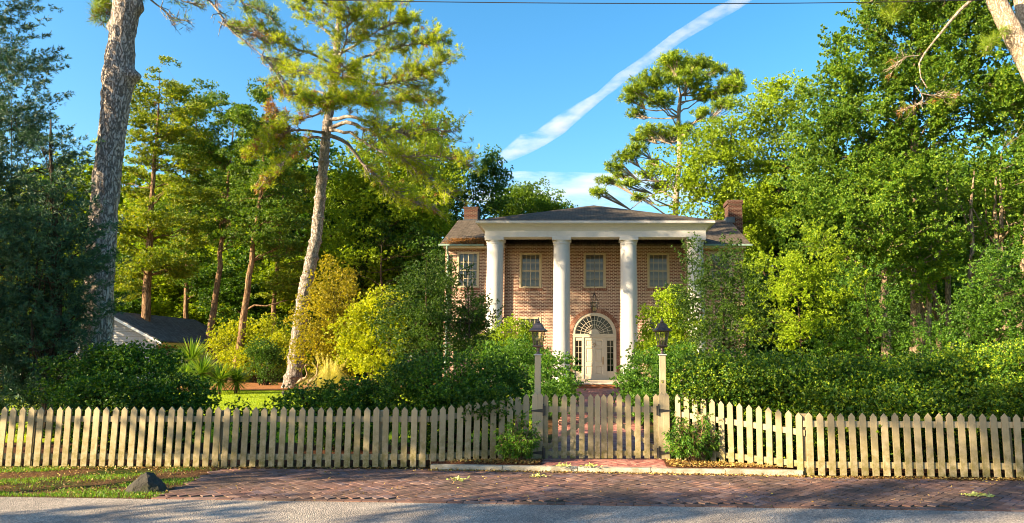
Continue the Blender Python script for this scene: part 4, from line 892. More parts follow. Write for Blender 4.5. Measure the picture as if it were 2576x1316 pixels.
# crane sculptures
def crane(u, lab, s, flip, straight, Y=25.5):
    x = at(u, 980, Y)[0]; t = thing('crane_sculpture', lab, 'sculpture', (x, Y, ground_z(x, Y)+.05), 0, 'metal crane sculptures on the lawn'); f = -1 if flip else 1
    b = MB(); b.tube([(0, 0, .48*s), (-.10*f*s, 0, .50*s), (-.22*f*s, 0, .40*s), (-.30*f*s, 0, .26*s)], [.05*s, .095*s, .07*s, .02*s], 12)
    if straight: b.tube([(-.04*f*s, 0, .52*s), (.02*f*s, 0, .68*s), (.03*f*s, 0, .9*s), (.04*f*s, 0, 1.06*s), (.05*f*s, 0, 1.16*s)], [.075*s, .04*s, .025*s, .028*s, .008*s], 10)
    else: b.tube([(-.05*f*s, 0, .52*s), (.06*f*s, 0, .58*s), (.09*f*s, 0, .72*s), (.02*f*s, 0, .90*s), (.0, 0, 1.0*s), (.05*f*s, 0, 1.07*s), (.10*f*s, 0, 1.05*s), (.22*f*s, 0, .98*s)], [.08*s, .045*s, .03*s, .026*s, .026*s, .034*s, .026*s, .005*s], 10)
    b.build('body', M['crane_metal'], t, smooth=True)
    for dx in (-.1, .0): MB().tube([(dx*f*s, .02, .46*s), (dx*f*s+.02, .02, .24*s), (dx*f*s, .02, 0)], [.012, .009, .012], 6).build('leg', M['crane_metal'], t)
crane(765, 'metal crane sculpture with curved neck looking right, on the lawn', 1.0, False, False)
crane(794, 'metal crane sculpture with straight raised neck beside the pampas grass', 1.02, False, True)
crane(775, 'small metal crane sculpture bending down between the two tall ones', .5, True, False, 25.0)
x = at(713, 975, 25)[0]; t = thing('garden_spotlight', 'small dark garden spotlight on a stake at the edge of the pine straw', 'garden light', (x, 25, ground_z(0, 25)+.03))
MB().tube([(0, 0, -.05), (0, 0, .3)], .012, 6).build('stake', M['black_iron'], t); MB().lathe([(.02, .26), (.05, .3), (.05, .34), (.03, .37), (.01, .38)], 12).build('lamp_head', M['black_iron'], t, smooth=True)
MB().box(-.045, .045, -.03, .03, 0, .13).build('base_box', M['black_iron'], t, bevel=.005)

# ------------------------------------------------------------------ pines
def ringed_trunk(b, pts, rad, rg, n=28, rings=True, knots=(), step=.05):
    pts = [np.array(p, float) for p in pts]; L = [0]
    for i in range(len(pts)-1): L.append(L[-1] + np.linalg.norm(pts[i+1]-pts[i]))
    tot = L[-1]; m = int(tot/step); P = np.array([[np.interp(tot*k/m, L, [p[a] for p in pts]) for a in range(3)] for k in range(m+1)]); rr = np.array([np.interp(tot*k/m, L, rad) for k in range(m+1)])
    for _ in range(12): P[1:-1] = (P[:-2]+2*P[1:-1]+P[2:])/4
    zz = np.linspace(0, tot, m+1)
    if rings:
        z = .6
        while z < tot*.75:
            a = rg.uniform(.12, .24); rr = rr*(1 + a*np.exp(-((zz-z)/.06)**2)) * (1 - .08*np.exp(-((zz-z-.22)/.14)**2)); z += rg.uniform(.6, 1.2)
    nz = mknoise(rg, .5); nz2 = mknoise(rg, .12, 9); vs = []
    for k in range(m+1):
        for j in range(n):
            th = 2*pi*j/n; d = np.array([cos(th), sin(th), 0]); r = rr[k]; q = np.array([[d[0]*.35*3, d[1]*.35*3, zz[k]]])
            r = r*(1 + .045*nz(q)[0] + .022*nz2(q*np.array([1, 1, .4]))[0])
            for kz, kth, ka, kw in knots: r += ka*math.exp(-((zz[k]-kz)/kw)**2 - ((((th-kth+pi) % (2*pi))-pi)/.5)**2)
            vs.append(P[k]+d*r)
    b.add(vs, [(i*n+j, i*n+(j+1) % n, (i+1)*n+(j+1) % n, (i+1)*n+j) for i in range(m) for j in range(n)])
    return P, rr
def tufts(rg, C, L, W, m, spread=1.2, up=.4, axis0=None):
    n = len(C); idx = np.repeat(np.arange(n), m); a0 = unit(rdir(rg, n) + np.array([0, 0, up])) if axis0 is None else axis0
    ax = unit(a0[idx] + rdir(rg, n*m)*spread*.8); return leafset(rg, C[idx] + rg.normal(size=(n*m, 3))*.03, ax, L, W)
def pine(name, label, trunk, rad, branches, tuft_L, tuft_W, m, leaf, barkm, rings=True, knots=(), seed=1, extra=None, group=None, n=26, step=.06, brad=.05):
    """branches: (points in world, n side twigs, spread, needle density, dead?)"""
    rg = np.random.default_rng(seed); base = np.array(trunk[0], float); t = thing(name, label, 'tree', tuple(base), 0, group); b = MB()
    P, rr = ringed_trunk(b, [np.array(p)-base for p in trunk], rad, rg, n=n, rings=rings, knots=knots, step=step); b.build('trunk', M[barkm], t, smooth=True)
    lb = MB(); live = []; dead = []; live_ax = []
    for pts, nt_, spread, dens, r0, dd in branches:
        pts = [np.array(p, float)-base for p in pts]; L = [0]
        for i in range(len(pts)-1): L.append(L[-1]+np.linalg.norm(pts[i+1]-pts[i]))
        tot = L[-1]; k = max(6, int(tot/.35)); Q = np.array([[np.interp(tot*i/k, L, [p[a] for p in pts]) for a in range(3)] for i in range(k+1)]); Q[1:-1] = (Q[:-2]+2*Q[1:-1]+Q[2:])/4
        Q[1:] += np.cumsum(rg.normal(size=(k, 3))*.035, axis=0)*.9
        lb.tube(Q, [max(.012, r0*(1-.85*i/k)) for i in range(k+1)], 7, cap=False)
        for j in range(nt_):
            s = rg.uniform(.25, 1.0)**.8; i = min(k-1, int(s*k)); a = Q[i] + (Q[i+1]-Q[i])*(s*k-i if s*k-i <= 1 else 1); d = unit(Q[i+1]-Q[i]); sd = unit(np.cross(d, [0, 0, 1])+1e-6)*(1 if j % 2 else -1)
            ll = spread*(1.15-.6*s)*rg.uniform(.5, 1.2); e = a + (d*rg.uniform(.3, 1) + sd*rg.uniform(.35, 1) + np.array([0, 0, rg.uniform(-.45, .7)]))*ll
            mm = (a+e)/2 + rg.normal(size=3)*.08*ll; lb.tube([a, mm, e], [r0*.22+.006, r0*.12+.005, .004], 4, cap=False)
            for q in range(3):
                s2 = rg.uniform(.3, 1); f = a+(e-a)*s2; g = f + unit(rdir(rg, 1)[0]*.8 + unit(e-a) + np.array([0, 0, .2]))*ll*rg.uniform(.18, .42); lb.tube([f, g], [.007, .003], 3, cap=False)
                (dead if rg.random() < dd else live).append(g) if rg.random() < dens else None
            if rg.random() < dens: (dead if rg.random() < dd else live).append(e)
            if dens > .9:
                for q in range(2): live.append(a+(e-a)*rg.uniform(.5, 1)+rg.normal(size=3)*.12*ll) if rg.random() > dd else dead.append(a+(e-a)*rg.uniform(.5, 1)+rg.normal(size=3)*.12*ll)
    lb.build('branches', M[barkm], t, smooth=True)
    if live: quads_obj('needles', tufts(rg, np.array(live), tuft_L, tuft_W, m), M[leaf], t)
    if dead: quads_obj('dead_needles', tufts(rg, np.array(dead), tuft_L*.9, tuft_W, m, up=-.6), M['dead_needle'], t)
    return t
def vpath(Y, *uv, dy=None):
    return [at(u, v, Y + (dy[i] if dy else 0)) for i, (u, v) in enumerate(uv)]
# central pine
Yc = 30.0
tp = [G(737, Yc)] + vpath(Yc, (742, 930), (748, 860), (762, 760), (775, 690), (795, 600), (805, 500), (815, 400), (822, 320), (835, 240), (842, 170), (850, 90), (856, 0), (860, -120))
rads = [.36, .34, .30, .275, .265, .245, .225, .21, .20, .19, .17, .14, .11, .03]
br = []
rgb = np.random.default_rng(77)
def B(uvs, dys, nt_=26, spread=1.0, dens=1.0, r=.07, dd=.04): br.append((vpath(Yc, *uvs, dy=dys), int(nt_*1.3), spread*1.3, dens, r, dd))
B([(845, 195), (815, 140), (765, 125), (715, 100), (650, 75), (600, 55)], [0, -.4, -.8, -1.2, -1.6, -2], 46, 1.1, 1.0, .08)
B([(838, 240), (800, 230), (740, 235), (690, 215)], [0, .5, 1, 1.4], 34, .9, 1, .06, .12)
B([(830, 270), (790, 290), (730, 300), (680, 270)], [0, -.8, -1.4, -1.8], 26, .8, .55, .06, .8)
B([(825, 330), (780, 330), (745, 320), (690, 340), (640, 370)], [0, -.8, -1.2, -1.8, -2.2], 50, .9, 1.0, .07, .14)
B([(822, 350), (790, 340), (740, 370), (700, 420), (660, 450)], [0, -1, -1.8, -2.4, -2.6], 44, .8, .9, .06, .35)
B([(845, 200), (880, 190), (950, 210), (1040, 200), (1120, 165)], [0, -.6, -1.2, -1.6, -2], 60, 1.1, 1.0, .08)
B([(845, 190), (900, 150), (980, 120), (1060, 110), (1115, 100)], [0, .8, 1.6, 2.2, 2.6], 56, 1.0, 1.0, .08)
B([(850, 140), (900, 100), (960, 70), (1010, 40)], [0, -.8, -1.6, -2.2], 44, 1.0, 1.0, .06)
B([(852, 110), (800, 60), (760, 30), (740, 0)], [0, .8, 1.4, 1.8], 36, .9, 1.0, .06)
B([(852, 80), (900, 40), (960, 10), (1030, -20)], [0, 1, 1.6, 2], 44, .9, 1.0, .06)
B([(853, 60), (830, 10), (800, -30)], [0, -.8, -1.4], 30, .9, 1.0, .05)
B([(835, 245), (890, 260), (960, 260), (1030, 245), (1090, 250)], [0, 1.2, 2.2, 3, 3.6], 56, 1.0, .95, .08)
B([(830, 300), (880, 285), (940, 310), (1010, 330), (1090, 320), (1130, 330)], [0, -1.2, -2.2, -3, -3.6, -4], 52, 1.1, .75, .09, .08)
B([(828, 325), (880, 315), (940, 350), (1010, 420), (1080, 470), (1120, 500)], [0, -1, -1.8, -2.4, -2.8, -3], 64, 1.1, .9, .10, .05)
B([(826, 340), (870, 350), (900, 400), (960, 450), (1020, 500), (1090, 520)], [0, .8, 1.2, 1.4, 1.4, 1.2], 56, 1.1, .85, .10, .05)
B([(828, 325), (880, 330), (950, 400), (1030, 420), (1110, 420), (1180, 450)], [0, -1.8, -3, -3.8, -4.4, -4.8], 60, 1.1, .85, .08)
B([(838, 230), (800, 190), (740, 180), (700, 150)], [0, 1.2, 2, 2.6], 40, 1.0, 1.0, .06)
B([(846, 170), (870, 120), (880, 60), (890, 20)], [0, -1.6, -2.4, -3], 44, 1.0, 1.0, .06)
B([(840, 215), (850, 200), (860, 170), (880, 150)], [0, -1.8, -3, -4], 44, 1.0, 1.0, .06)
B([(838, 235), (820, 240), (800, 250), (780, 260)], [0, -1.6, -3, -4], 44, 1.0, 1.0, .06, .06)
B([(838, 235), (870, 250), (900, 240), (930, 250)], [0, -1.6, -3, -4], 44, 1.0, 1.0, .06)
pine('ringed_pine', 'tall pine with ringed pale trunk and sunlit yellow green needles left of the house', tp, rads, br, .21, .021, 20, 'pine_needle', 'pine_bark', True, seed=11)

# left foreground pine
Yl = 16.5
tl = [G(222, Yl)] + vpath(Yl, (240, 900), (247, 760), (254, 620), (262, 520), (272, 420), (284, 320), (292, 250), (299, 190), (306, 100), (318, 20), (330, -60), (340, -160), (350, -330), (355, -520))
rl = [.40, .33, .31, .30, .29, .285, .285, .30, .34, .27, .30, .26, .24, .18, .05]
ll = [0]
for i in range(len(tl)-1): ll.append(ll[-1]+np.linalg.norm(np.array(tl[i+1])-np.array(tl[i])))
kn = [(ll[8]-.02, 0.0, .20, .16), (ll[8]-.12, pi, .09, .12), (ll[10]+.05, 0, .12, .2), (ll[9]-.35, pi, .05, .1), (ll[9]+.35, pi, .12, .15)]
bl = [(vpath(Yl, (345, -20), (380, 0), (420, 30), (450, 50), (475, 45)), 22, .55, .12, .03, .5), (vpath(Yl, (350, -20), (400, -15), (450, 5), (495, 20)), 22, .5, .25, .03, .2),
      (vpath(Yl, (300, -20), (270, -10), (262, 20), (255, 45)), 14, .35, 1, .03, .1), (vpath(Yl, (310, 10), (335, 5), (350, 12)), 10, .25, 1, .02, .0), (vpath(Yl, (290, 10), (265, 20), (250, 0)), 8, .3, 1, .02, 0),
      (vpath(Yl, (420, -120), (500, -30), (530, 10), (565, 60), (600, 100), (650, 135), (700, 175), (720, 215)), 54, .8, .10, .05, .3),
      (vpath(Yl, (330, -60), (420, -120)), 2, .3, .2, .06, .3), (vpath(Yl, (560, -40), (600, 10), (640, 30), (690, 60)), 26, .6, .55, .03, .0), (vpath(Yl, (500, -60), (560, -40)), 3, .3, .3, .03, 0), (vpath(Yl, (550, 55), (600, 75), (650, 95), (680, 110)), 26, .5, .06, .02, .4)]
for k_ in range(12): u_, v_ = 343+k_, -180-28*k_; sg = 1 if k_ % 2 else -1; bl.append((vpath(Yl, (u_, v_), (u_+sg*90, v_-30), (u_+sg*(240-12*k_), v_-20), dy=[0, sin(k_*2.1)*1.2, sin(k_*2.1)*2.4]), 26, .7, 1.0, .05, .02))
pine('foreground_pine', 'thick bare pine trunk with knots and grey bark rising out of frame at left', tl, rl, bl, .2, .011, 16, 'far_pine_needle', 'pine_bark', False, kn, seed=12, n=44, step=.04)

# umbrella pine behind house, right
Yp = 52
def clumpy(name, label, base, trunk, r0, cl, Y, leaf, barkm, tl_=.28, tw=.04, m=12, per=46, seed=3, limb_from=.5, dy=1.2):
    rg = np.random.default_rng(seed); base = np.array(base, float); t = thing(name, label, 'tree', tuple(base)); b = MB(); P, rr = ringed_trunk(b, [np.array(p)-base for p in trunk], [r0*(1-.5*i/(len(trunk)-1)) for i in range(len(trunk))], rg, n=14, rings=False, step=.3)
    C = []
    for u, v, ru, rv in cl:
        k = int(per*(ru*rv)/(30*20)); s = px(Y); oy = rg.uniform(-dy, dy)*1.6; c0 = at(u, v, Y+oy)-base; d = rdir(rg, k)*(rg.random((k, 1))**.45); C.append(c0 + d*np.array([ru*s, ru*s*.8, rv*s]))
        cand = P[int(len(P)*limb_from):]; a = cand[np.argmin(np.linalg.norm(cand-(c0-np.array([0, 0, abs(ru)*s])), axis=1))]; pp = limb_path(a, c0, rg, .1, 5, .1); b.tube(pp, [.075, .06, .05, .04, .03, .015], 6, cap=False)
        for q in range(7): b.tube([pp[3], (pp[4]+C[-1][q % k])/2+rg.normal(size=3)*.15, C[-1][q % k]], [.05, .035, .015], 4, cap=False)
    b.build('trunk', M[barkm], t, smooth=True); quads_obj('needles', tufts(rg, np.concatenate(C), tl_, tw, m), M[leaf], t); return t
clumpy('umbrella_pine', 'tall pine with flat needle clumps against the sky behind the right end of the roof', G(1690, Yp), [G(1690, Yp)] + vpath(Yp, (1700, 500), (1712, 380), (1705, 300), (1712, 240)), .26,
       [(1700, 170, 60, 22), (1760, 160, 40, 18), (1640, 205, 60, 24), (1800, 175, 35, 16), (1840, 215, 38, 22), (1735, 200, 60, 22), (1590, 245, 36, 16), (1660, 250, 50, 18), (1600, 285, 28, 12), (1780, 235, 45, 20), (1650, 330, 60, 14), (1690, 345, 50, 12), (1615, 350, 40, 12), (1570, 395, 36, 13), (1545, 420, 28, 12), (1640, 410, 24, 10), (1530, 455, 30, 10), (1505, 485, 28, 10), (1580, 460, 34, 8), (1600, 375, 30, 14), (1850, 190, 22, 10), (1700, 148, 45, 14), (1820, 262, 34, 14), (1720, 325, 40, 12), (1770, 285, 34, 12), (1840, 225, 36, 14), (1600, 225, 30, 12), (1625, 440, 30, 9), (1655, 470, 34, 10), (1605, 495, 24, 8), (1560, 440, 26, 9)], Yp, 'far_pine_needle', 'pale_bark', .36, .05, 16, 110, 5, .45, 2.0)
# dead twigs near upper right and trunk with curved branch
Yr = 15
tr_ = [at(2760, 1010, Yr), at(2740, 800, Yr), at(2700, 500, Yr), at(2650, 300, Yr), at(2590, 165, Yr), at(2545, 80, Yr), at(2505, 0, Yr), at(2480, -60, Yr)]
brr = [(vpath(Yr, (2500, -30), (2455, -5), (2425, 10), (2400, 40), (2375, 80), (2345, 118), (2310, 140), (2301, 185), (2303, 220), (2325, 238)), 3, .1, .0, .05, 0),
       (vpath(Yr, (2303, 215), (2325, 245), (2300, 262), (2268, 280)), 20, .4, .10, .012, .5), (vpath(Yr, (2320, 235), (2360, 250), (2390, 262)), 18, .4, .10, .012, .5), (vpath(Yr, (2310, 140), (2270, 143), (2230, 160)), 16, .45, .02, .012, 1),
       (vpath(Yr, (2505, -30), (2400, -30), (2300, -10), (2190, 5)), 40, .45, .9, .03, 0.02), (vpath(Yr, (2300, -12), (2280, 5), (2240, 25)), 18, .35, 1, .015, 0), (vpath(Yr, (2540, 60), (2500, 90), (2470, 110)), 16, .3, .9, .015, 0)]
pine('leaning_pine', 'pale leaning trunk with a long hooked bare branch in the upper right corner', [G(2790, Yr)] + tr_, [.34, .33, .30, .27, .25, .23, .22, .2, .18], brr, .18, .010, 16, 'far_pine_needle', 'pale_bark', False, seed=21, n=30, step=.06)
pine('slim_pine', 'pale slanting second trunk at the extreme upper right edge', [G(2860, Yr+.6)] + vpath(Yr+.6, (2780, 900), (2700, 500), (2640, 250), (2600, 120), (2572, 0), (2560, -80)), [.26, .25, .23, .22, .2, .19, .17], [(vpath(Yr+.6, (2565, -60), (2520, -100), (2480, -120)), 12, .4, .9, .03, 0)], .18, .010, 14, 'far_pine_needle', 'pale_bark', False, seed=22, n=24, step=.08)
# slender trunks in the left grove with high crowns
def grove(name, label, Y, uv, r0, blobs, leaf, seed, cr=.46, nl=120, L=.15, W=.055, dens=.62, gap=.75, bark_='cedar_bark', kind='plate', side=None):
    tr = [G(uv[0][0], Y)] + vpath(Y, *uv[1:])
    t = tree(name, label, 'tree', tr[0], tr, r0, [vblob(a, b, c, d, Y, None, oy) for a, b, c, d, oy in blobs], cr, nl, L, W, leaf, bark_, 60, dens=dens, gap=gap, gscale=1.9, kind=kind, group='slender trees of the left grove', limb_r=.3, taper=.05)
    if side:
        b = MB(); rg = np.random.default_rng(seed); q = [p-tr[0] for p in vpath(Y, *side)]; b.tube(q, [.07, .05, .04, .02][:len(q)], 7); b.build('side_branch', M[bark_], t, smooth=True)
grove('red_cedar', 'layered golden green cedar with the tallest pointed top in the left grove', 38, [(362, 870), (364, 860), (372, 740), (378, 600), (385, 480), (395, 320), (400, 180)], .28,
      [(400, 175, 18, 34, 0), (395, 230, 55, 32, 0), (440, 265, 55, 30, -1), (360, 280, 40, 30, 1), (480, 250, 40, 24, 1), (400, 320, 75, 34, 0), (360, 370, 55, 34, -1), (470, 330, 60, 30, 0), (420, 420, 90, 40, 0), (350, 470, 60, 40, 1), (470, 480, 60, 34, -1), (380, 540, 80, 36, -1), (440, 590, 75, 36, 1), (340, 600, 55, 40, 0), (390, 670, 90, 30, 0), (330, 730, 60, 28, 0)], 'red_cedar_leaf', 1)
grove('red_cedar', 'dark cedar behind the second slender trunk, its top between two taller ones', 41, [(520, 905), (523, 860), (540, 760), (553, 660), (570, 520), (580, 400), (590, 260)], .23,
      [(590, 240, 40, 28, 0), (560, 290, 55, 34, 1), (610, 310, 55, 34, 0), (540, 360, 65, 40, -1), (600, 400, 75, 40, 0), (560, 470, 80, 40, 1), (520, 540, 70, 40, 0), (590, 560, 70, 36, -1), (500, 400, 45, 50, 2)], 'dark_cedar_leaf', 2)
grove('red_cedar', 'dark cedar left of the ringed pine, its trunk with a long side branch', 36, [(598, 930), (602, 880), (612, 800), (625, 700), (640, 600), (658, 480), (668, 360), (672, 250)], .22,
      [(670, 240, 35, 30, 0), (650, 300, 55, 40, 0), (690, 350, 55, 40, 1), (640, 400, 60, 40, 0), (700, 440, 60, 40, -1), (650, 500, 70, 40, 1), (710, 540, 60, 40, 0), (640, 590, 60, 40, 0), (700, 620, 60, 40, 1)], 'dark_cedar_leaf', 3, side=[(619, 780), (640, 768), (670, 770), (720, 756)])
grove('red_cedar', 'pale slim cedar trunk directly left of the ringed pine with low golden foliage', 43, [(685, 850), (686, 830), (690, 760), (695, 700), (705, 600), (712, 480), (715, 380)], .2,
      [(715, 400, 45, 40, 0), (740, 470, 60, 40, 1), (730, 560, 70, 50, 0), (690, 640, 60, 44, 0), (760, 650, 60, 50, 1), (720, 720, 70, 40, 0), (780, 720, 50, 44, 0)], 'red_cedar_leaf', 4)
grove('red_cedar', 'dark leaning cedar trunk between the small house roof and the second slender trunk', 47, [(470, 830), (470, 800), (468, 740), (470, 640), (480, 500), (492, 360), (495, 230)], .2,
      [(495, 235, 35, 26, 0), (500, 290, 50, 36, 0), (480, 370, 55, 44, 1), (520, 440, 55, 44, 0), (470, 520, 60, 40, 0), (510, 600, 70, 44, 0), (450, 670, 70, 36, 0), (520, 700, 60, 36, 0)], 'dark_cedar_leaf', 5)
# juniper at far left, blue green sprays
def juniper(label, base, Y, spine, blobs, nl=90, cr=.34, dens=1.0, L=.095, W=.018):
    tr = [base] + spine
    tree('juniper', label, 'tree', base, tr, .16, [vblob(a, b, c, d, Y, None, oy) for a, b, c, d, oy in blobs], cr, nl, L, W, 'cedar_leaf', 'dark_bark', 60, dens=dens*1.5, gap=.5, gscale=1.3, kind='spray', up=.55, limb_r=.3)
juniper('tall blue green juniper rising out of frame at the far left edge', G(-40, 15), 15, vpath(15, (-40, 700), (-50, 300), (-60, -80)),
        [(-30, 20, 70, 90, 0), (0, 120, 80, 60, 0), (20, 200, 75, 60, -.3), (-20, 290, 100, 60, 0), (20, 340, 70, 50, .3), (30, 430, 110, 60, 0), (-20, 520, 120, 80, 0), (40, 600, 120, 70, -.5), (90, 690, 110, 80, -.3), (60, 800, 130, 80, -.4), (40, 900, 140, 80, -.4), (100, 960, 90, 60, -.2), (20, 1010, 120, 60, 0)], dens=.9)
juniper('smaller blue green juniper with a thin spire in front of the thick pine trunk', G(150, 14.2), 14.2, vpath(14.2, (145, 700), (132, 450), (128, 300)),
        [(130, 350, 14, 45, 0), (140, 420, 40, 38, 0), (120, 480, 60, 44, 0), (165, 500, 45, 40, 0), (140, 570, 75, 50, 0), (165, 650, 75, 50, 0), (130, 720, 90, 60, 0), (160, 800, 80, 60, 0), (130, 880, 80, 60, 0), (110, 960, 70, 60, 0)], dens=.9)

# ------------------------------------------------------------------ broadleaf trees
def btree(label, Y, u, blobs, leaf, cr=.7, nl=110, L=.15, W=.095, r0=.3, dens=1.0, gap=.6, bark_='dark_bark', name='broadleaf_tree', limbs=30, kind='blob', trunk_top=None, inner=.5, flat=.6, gscale=None):
    tv = trunk_top if trunk_top else min(b[1] for b in blobs)+60
    tr = [G(u, Y), at(u+4, 760, Y), at(u-3, (760+tv)/2, Y), at(u, tv, Y)]
    return tree(name, label, 'tree', tr[0], tr, r0, [vblob(b[0], b[1], b[2], b[3], Y, None, b[4] if len(b) > 4 else 0) for b in blobs], cr, nl, L, W, leaf, bark_, limbs, dens=dens, gap=gap, gscale=gscale or cr*5, kind=kind, inner=inner, flat=flat)
btree('large broadleaf tree with sunlit-coloured leaves behind the needles of the ringed pine, left of the house chimney', 46, 920, [(1090, 320, 60, 50), (1030, 380, 90, 60, 1), (950, 430, 90, 80), (1090, 430, 70, 80, -1), (880, 520, 90, 80, 1), (1000, 540, 100, 80), (1080, 560, 60, 80, 1), (900, 640, 110, 70, -1), (1020, 670, 90, 70), (860, 740, 90, 60, 1), (990, 760, 80, 50)], 'bright_leaf', .75, 115, .145, .095, .3, 1.0)  # sunlight put into the colour by the brighter leaves
btree('broadleaf tree with forked pale limbs in the shade left of the brick wing', 42, 960, [(1000, 620, 60, 60, 3), (940, 560, 60, 60, 4), (1060, 660, 55, 60, 2), (1070, 740, 60, 60, 2), (900, 690, 70, 60, 4)], 'dark_broad_leaf', .6, 115, .145, .095, .22, .9)
btree('dark blue green tree behind the left chimney', 50, 1190, [(1190, 410, 50, 38), (1230, 440, 42, 38, 1), (1160, 450, 40, 44, -1), (1210, 500, 60, 42), (1150, 530, 50, 40, 1), (1120, 480, 40, 50, 2)], 'dark_broad_leaf', .65, 115, .145, .095, .28, 1.1)
btree('rounded green tree behind the middle of the roof', 56, 1340, [(1350, 495, 50, 32), (1300, 505, 45, 28, 1), (1400, 520, 45, 26, -1), (1260, 530, 40, 26), (1340, 540, 80, 30, 0), (1430, 545, 30, 18)], 'broad_leaf', .7, 115, .145, .095, .28, 1.2)
btree('bright yellow green tree behind the right chimney', 46, 1840, [(1940, 235, 55, 34), (1990, 240, 45, 36, 1), (1890, 280, 60, 40, -1), (1820, 330, 60, 46), (1750, 380, 70, 50, -1), (1960, 320, 70, 60), (1700, 430, 60, 60), (1790, 440, 80, 60, -1), (1880, 400, 80, 70), (1690, 500, 50, 36), (1780, 520, 80, 44), (1870, 500, 70, 60, -1), (1960, 440, 80, 80), (1930, 560, 80, 60)], 'bright_leaf', .75, 115, .145, .095, .34, 1.05, .7, 'ginkgo_bark')
# big ginkgo group right
gb_ = [(2240, -20, 90, 70), (2330, -30, 110, 80, 1), (2460, -20, 110, 80), (2580, 0, 100, 90), (2200, 90, 60, 60), (2130, 150, 50, 55, -1), (2280, 110, 90, 80, 1), (2400, 110, 110, 90), (2530, 130, 100, 100), (2110, 240, 60, 60), (2200, 230, 90, 70), (2320, 240, 100, 80, -1), (2450, 260, 110, 90), (2570, 280, 90, 100, 1), (2060, 330, 60, 60, -1), (2150, 340, 90, 80, -1), (2270, 370, 100, 80), (2040, 430, 60, 60), (2120, 460, 90, 80, -1.5)]
btree('huge ginkgo filling the upper right, yellow green fan leaves', 30, 2300, gb_, 'ginkgo_leaf', .5, 110, .095, .075, .34, 1.5, .5, 'ginkgo_bark', 'ginkgo', 60, 'spray', 150, gscale=2.0)
btree('lower ginkgo left of the pale trunks, leaning over the understory trees', 27, 2220, [(2230, 480, 90, 70), (2350, 470, 80, 80), (2060, 520, 70, 60), (2150, 560, 90, 70, -1), (2250, 590, 90, 70), (2350, 600, 60, 80), (2010, 590, 50, 60), (2170, 660, 80, 60), (2290, 690, 80, 60, 1)], 'ginkgo_leaf', .45, 100, .09, .07, .25, 1.3, .6, 'ginkgo_bark', 'ginkgo', 44, 'spray', 480, gscale=1.8)
btree('ginkgo at the right edge with many pale slender stems', 28, 2520, [(2440, 420, 70, 70, 1), (2560, 450, 80, 80), (2480, 540, 70, 70, 1), (2600, 580, 70, 90), (2420, 640, 50, 60, 1), (2500, 700, 60, 60, 1), (2650, 300, 90, 130), (2680, 500, 90, 150), (2580, 720, 80, 60)], 'ginkgo_leaf', .45, 90, .09, .07, .22, 1.2, .6, 'ginkgo_bark', 'ginkgo', 40, 'spray', 380, gscale=1.8)
rgm = random.Random(9)
for i, (u, Y, lu) in enumerate([(2330, 28.5, 30), (2390, 29, -10), (2430, 28, 20), (2470, 29.5, 40), (2500, 28, 10), (2540, 29, -20), (2560, 27.5, 30), (2360, 30, -30)]):
    a = G(u, Y); t = thing('pale_stem', ['slender pale stem leaning right in the ginkgo thicket, leftmost', 'slender pale stem left of the middle of the ginkgo thicket', 'pale stem near the middle of the ginkgo thicket', 'pale stem leaning strongly right in the ginkgo thicket', 'upright pale stem right of the middle of the ginkgo thicket', 'pale stem leaning left near the right edge of the ginkgo thicket', 'rightmost pale stem of the ginkgo thicket', 'pale stem leaning left at the rear of the ginkgo thicket'][i], 'tree', tuple(a), 0, 'stems in the ginkgo thicket')
    b = MB(); rg = np.random.default_rng(i); P = [at(u+lu*s+rgm.uniform(-5, 5), 900-s*470, Y)-a for s in (0, .2, .4, .6, .8, 1)]; P[0] = np.array([0, 0, -.1]); b.tube(P, [.15, .13, .11, .09, .06, .03], 9, wob=.05)
    for q in range(6): s = rgm.uniform(.3, .8); j = int(s*5); e = P[j]+np.array([rgm.uniform(-1.2, 1.2), rgm.uniform(-1, 1), rgm.uniform(.8, 2.4)]); b.tube([P[j], (P[j]+e)/2+rg.normal(size=3)*.1, e], [.05, .035, .015], 6)
    b.build('trunk', M['ginkgo_bark'], t, smooth=True)
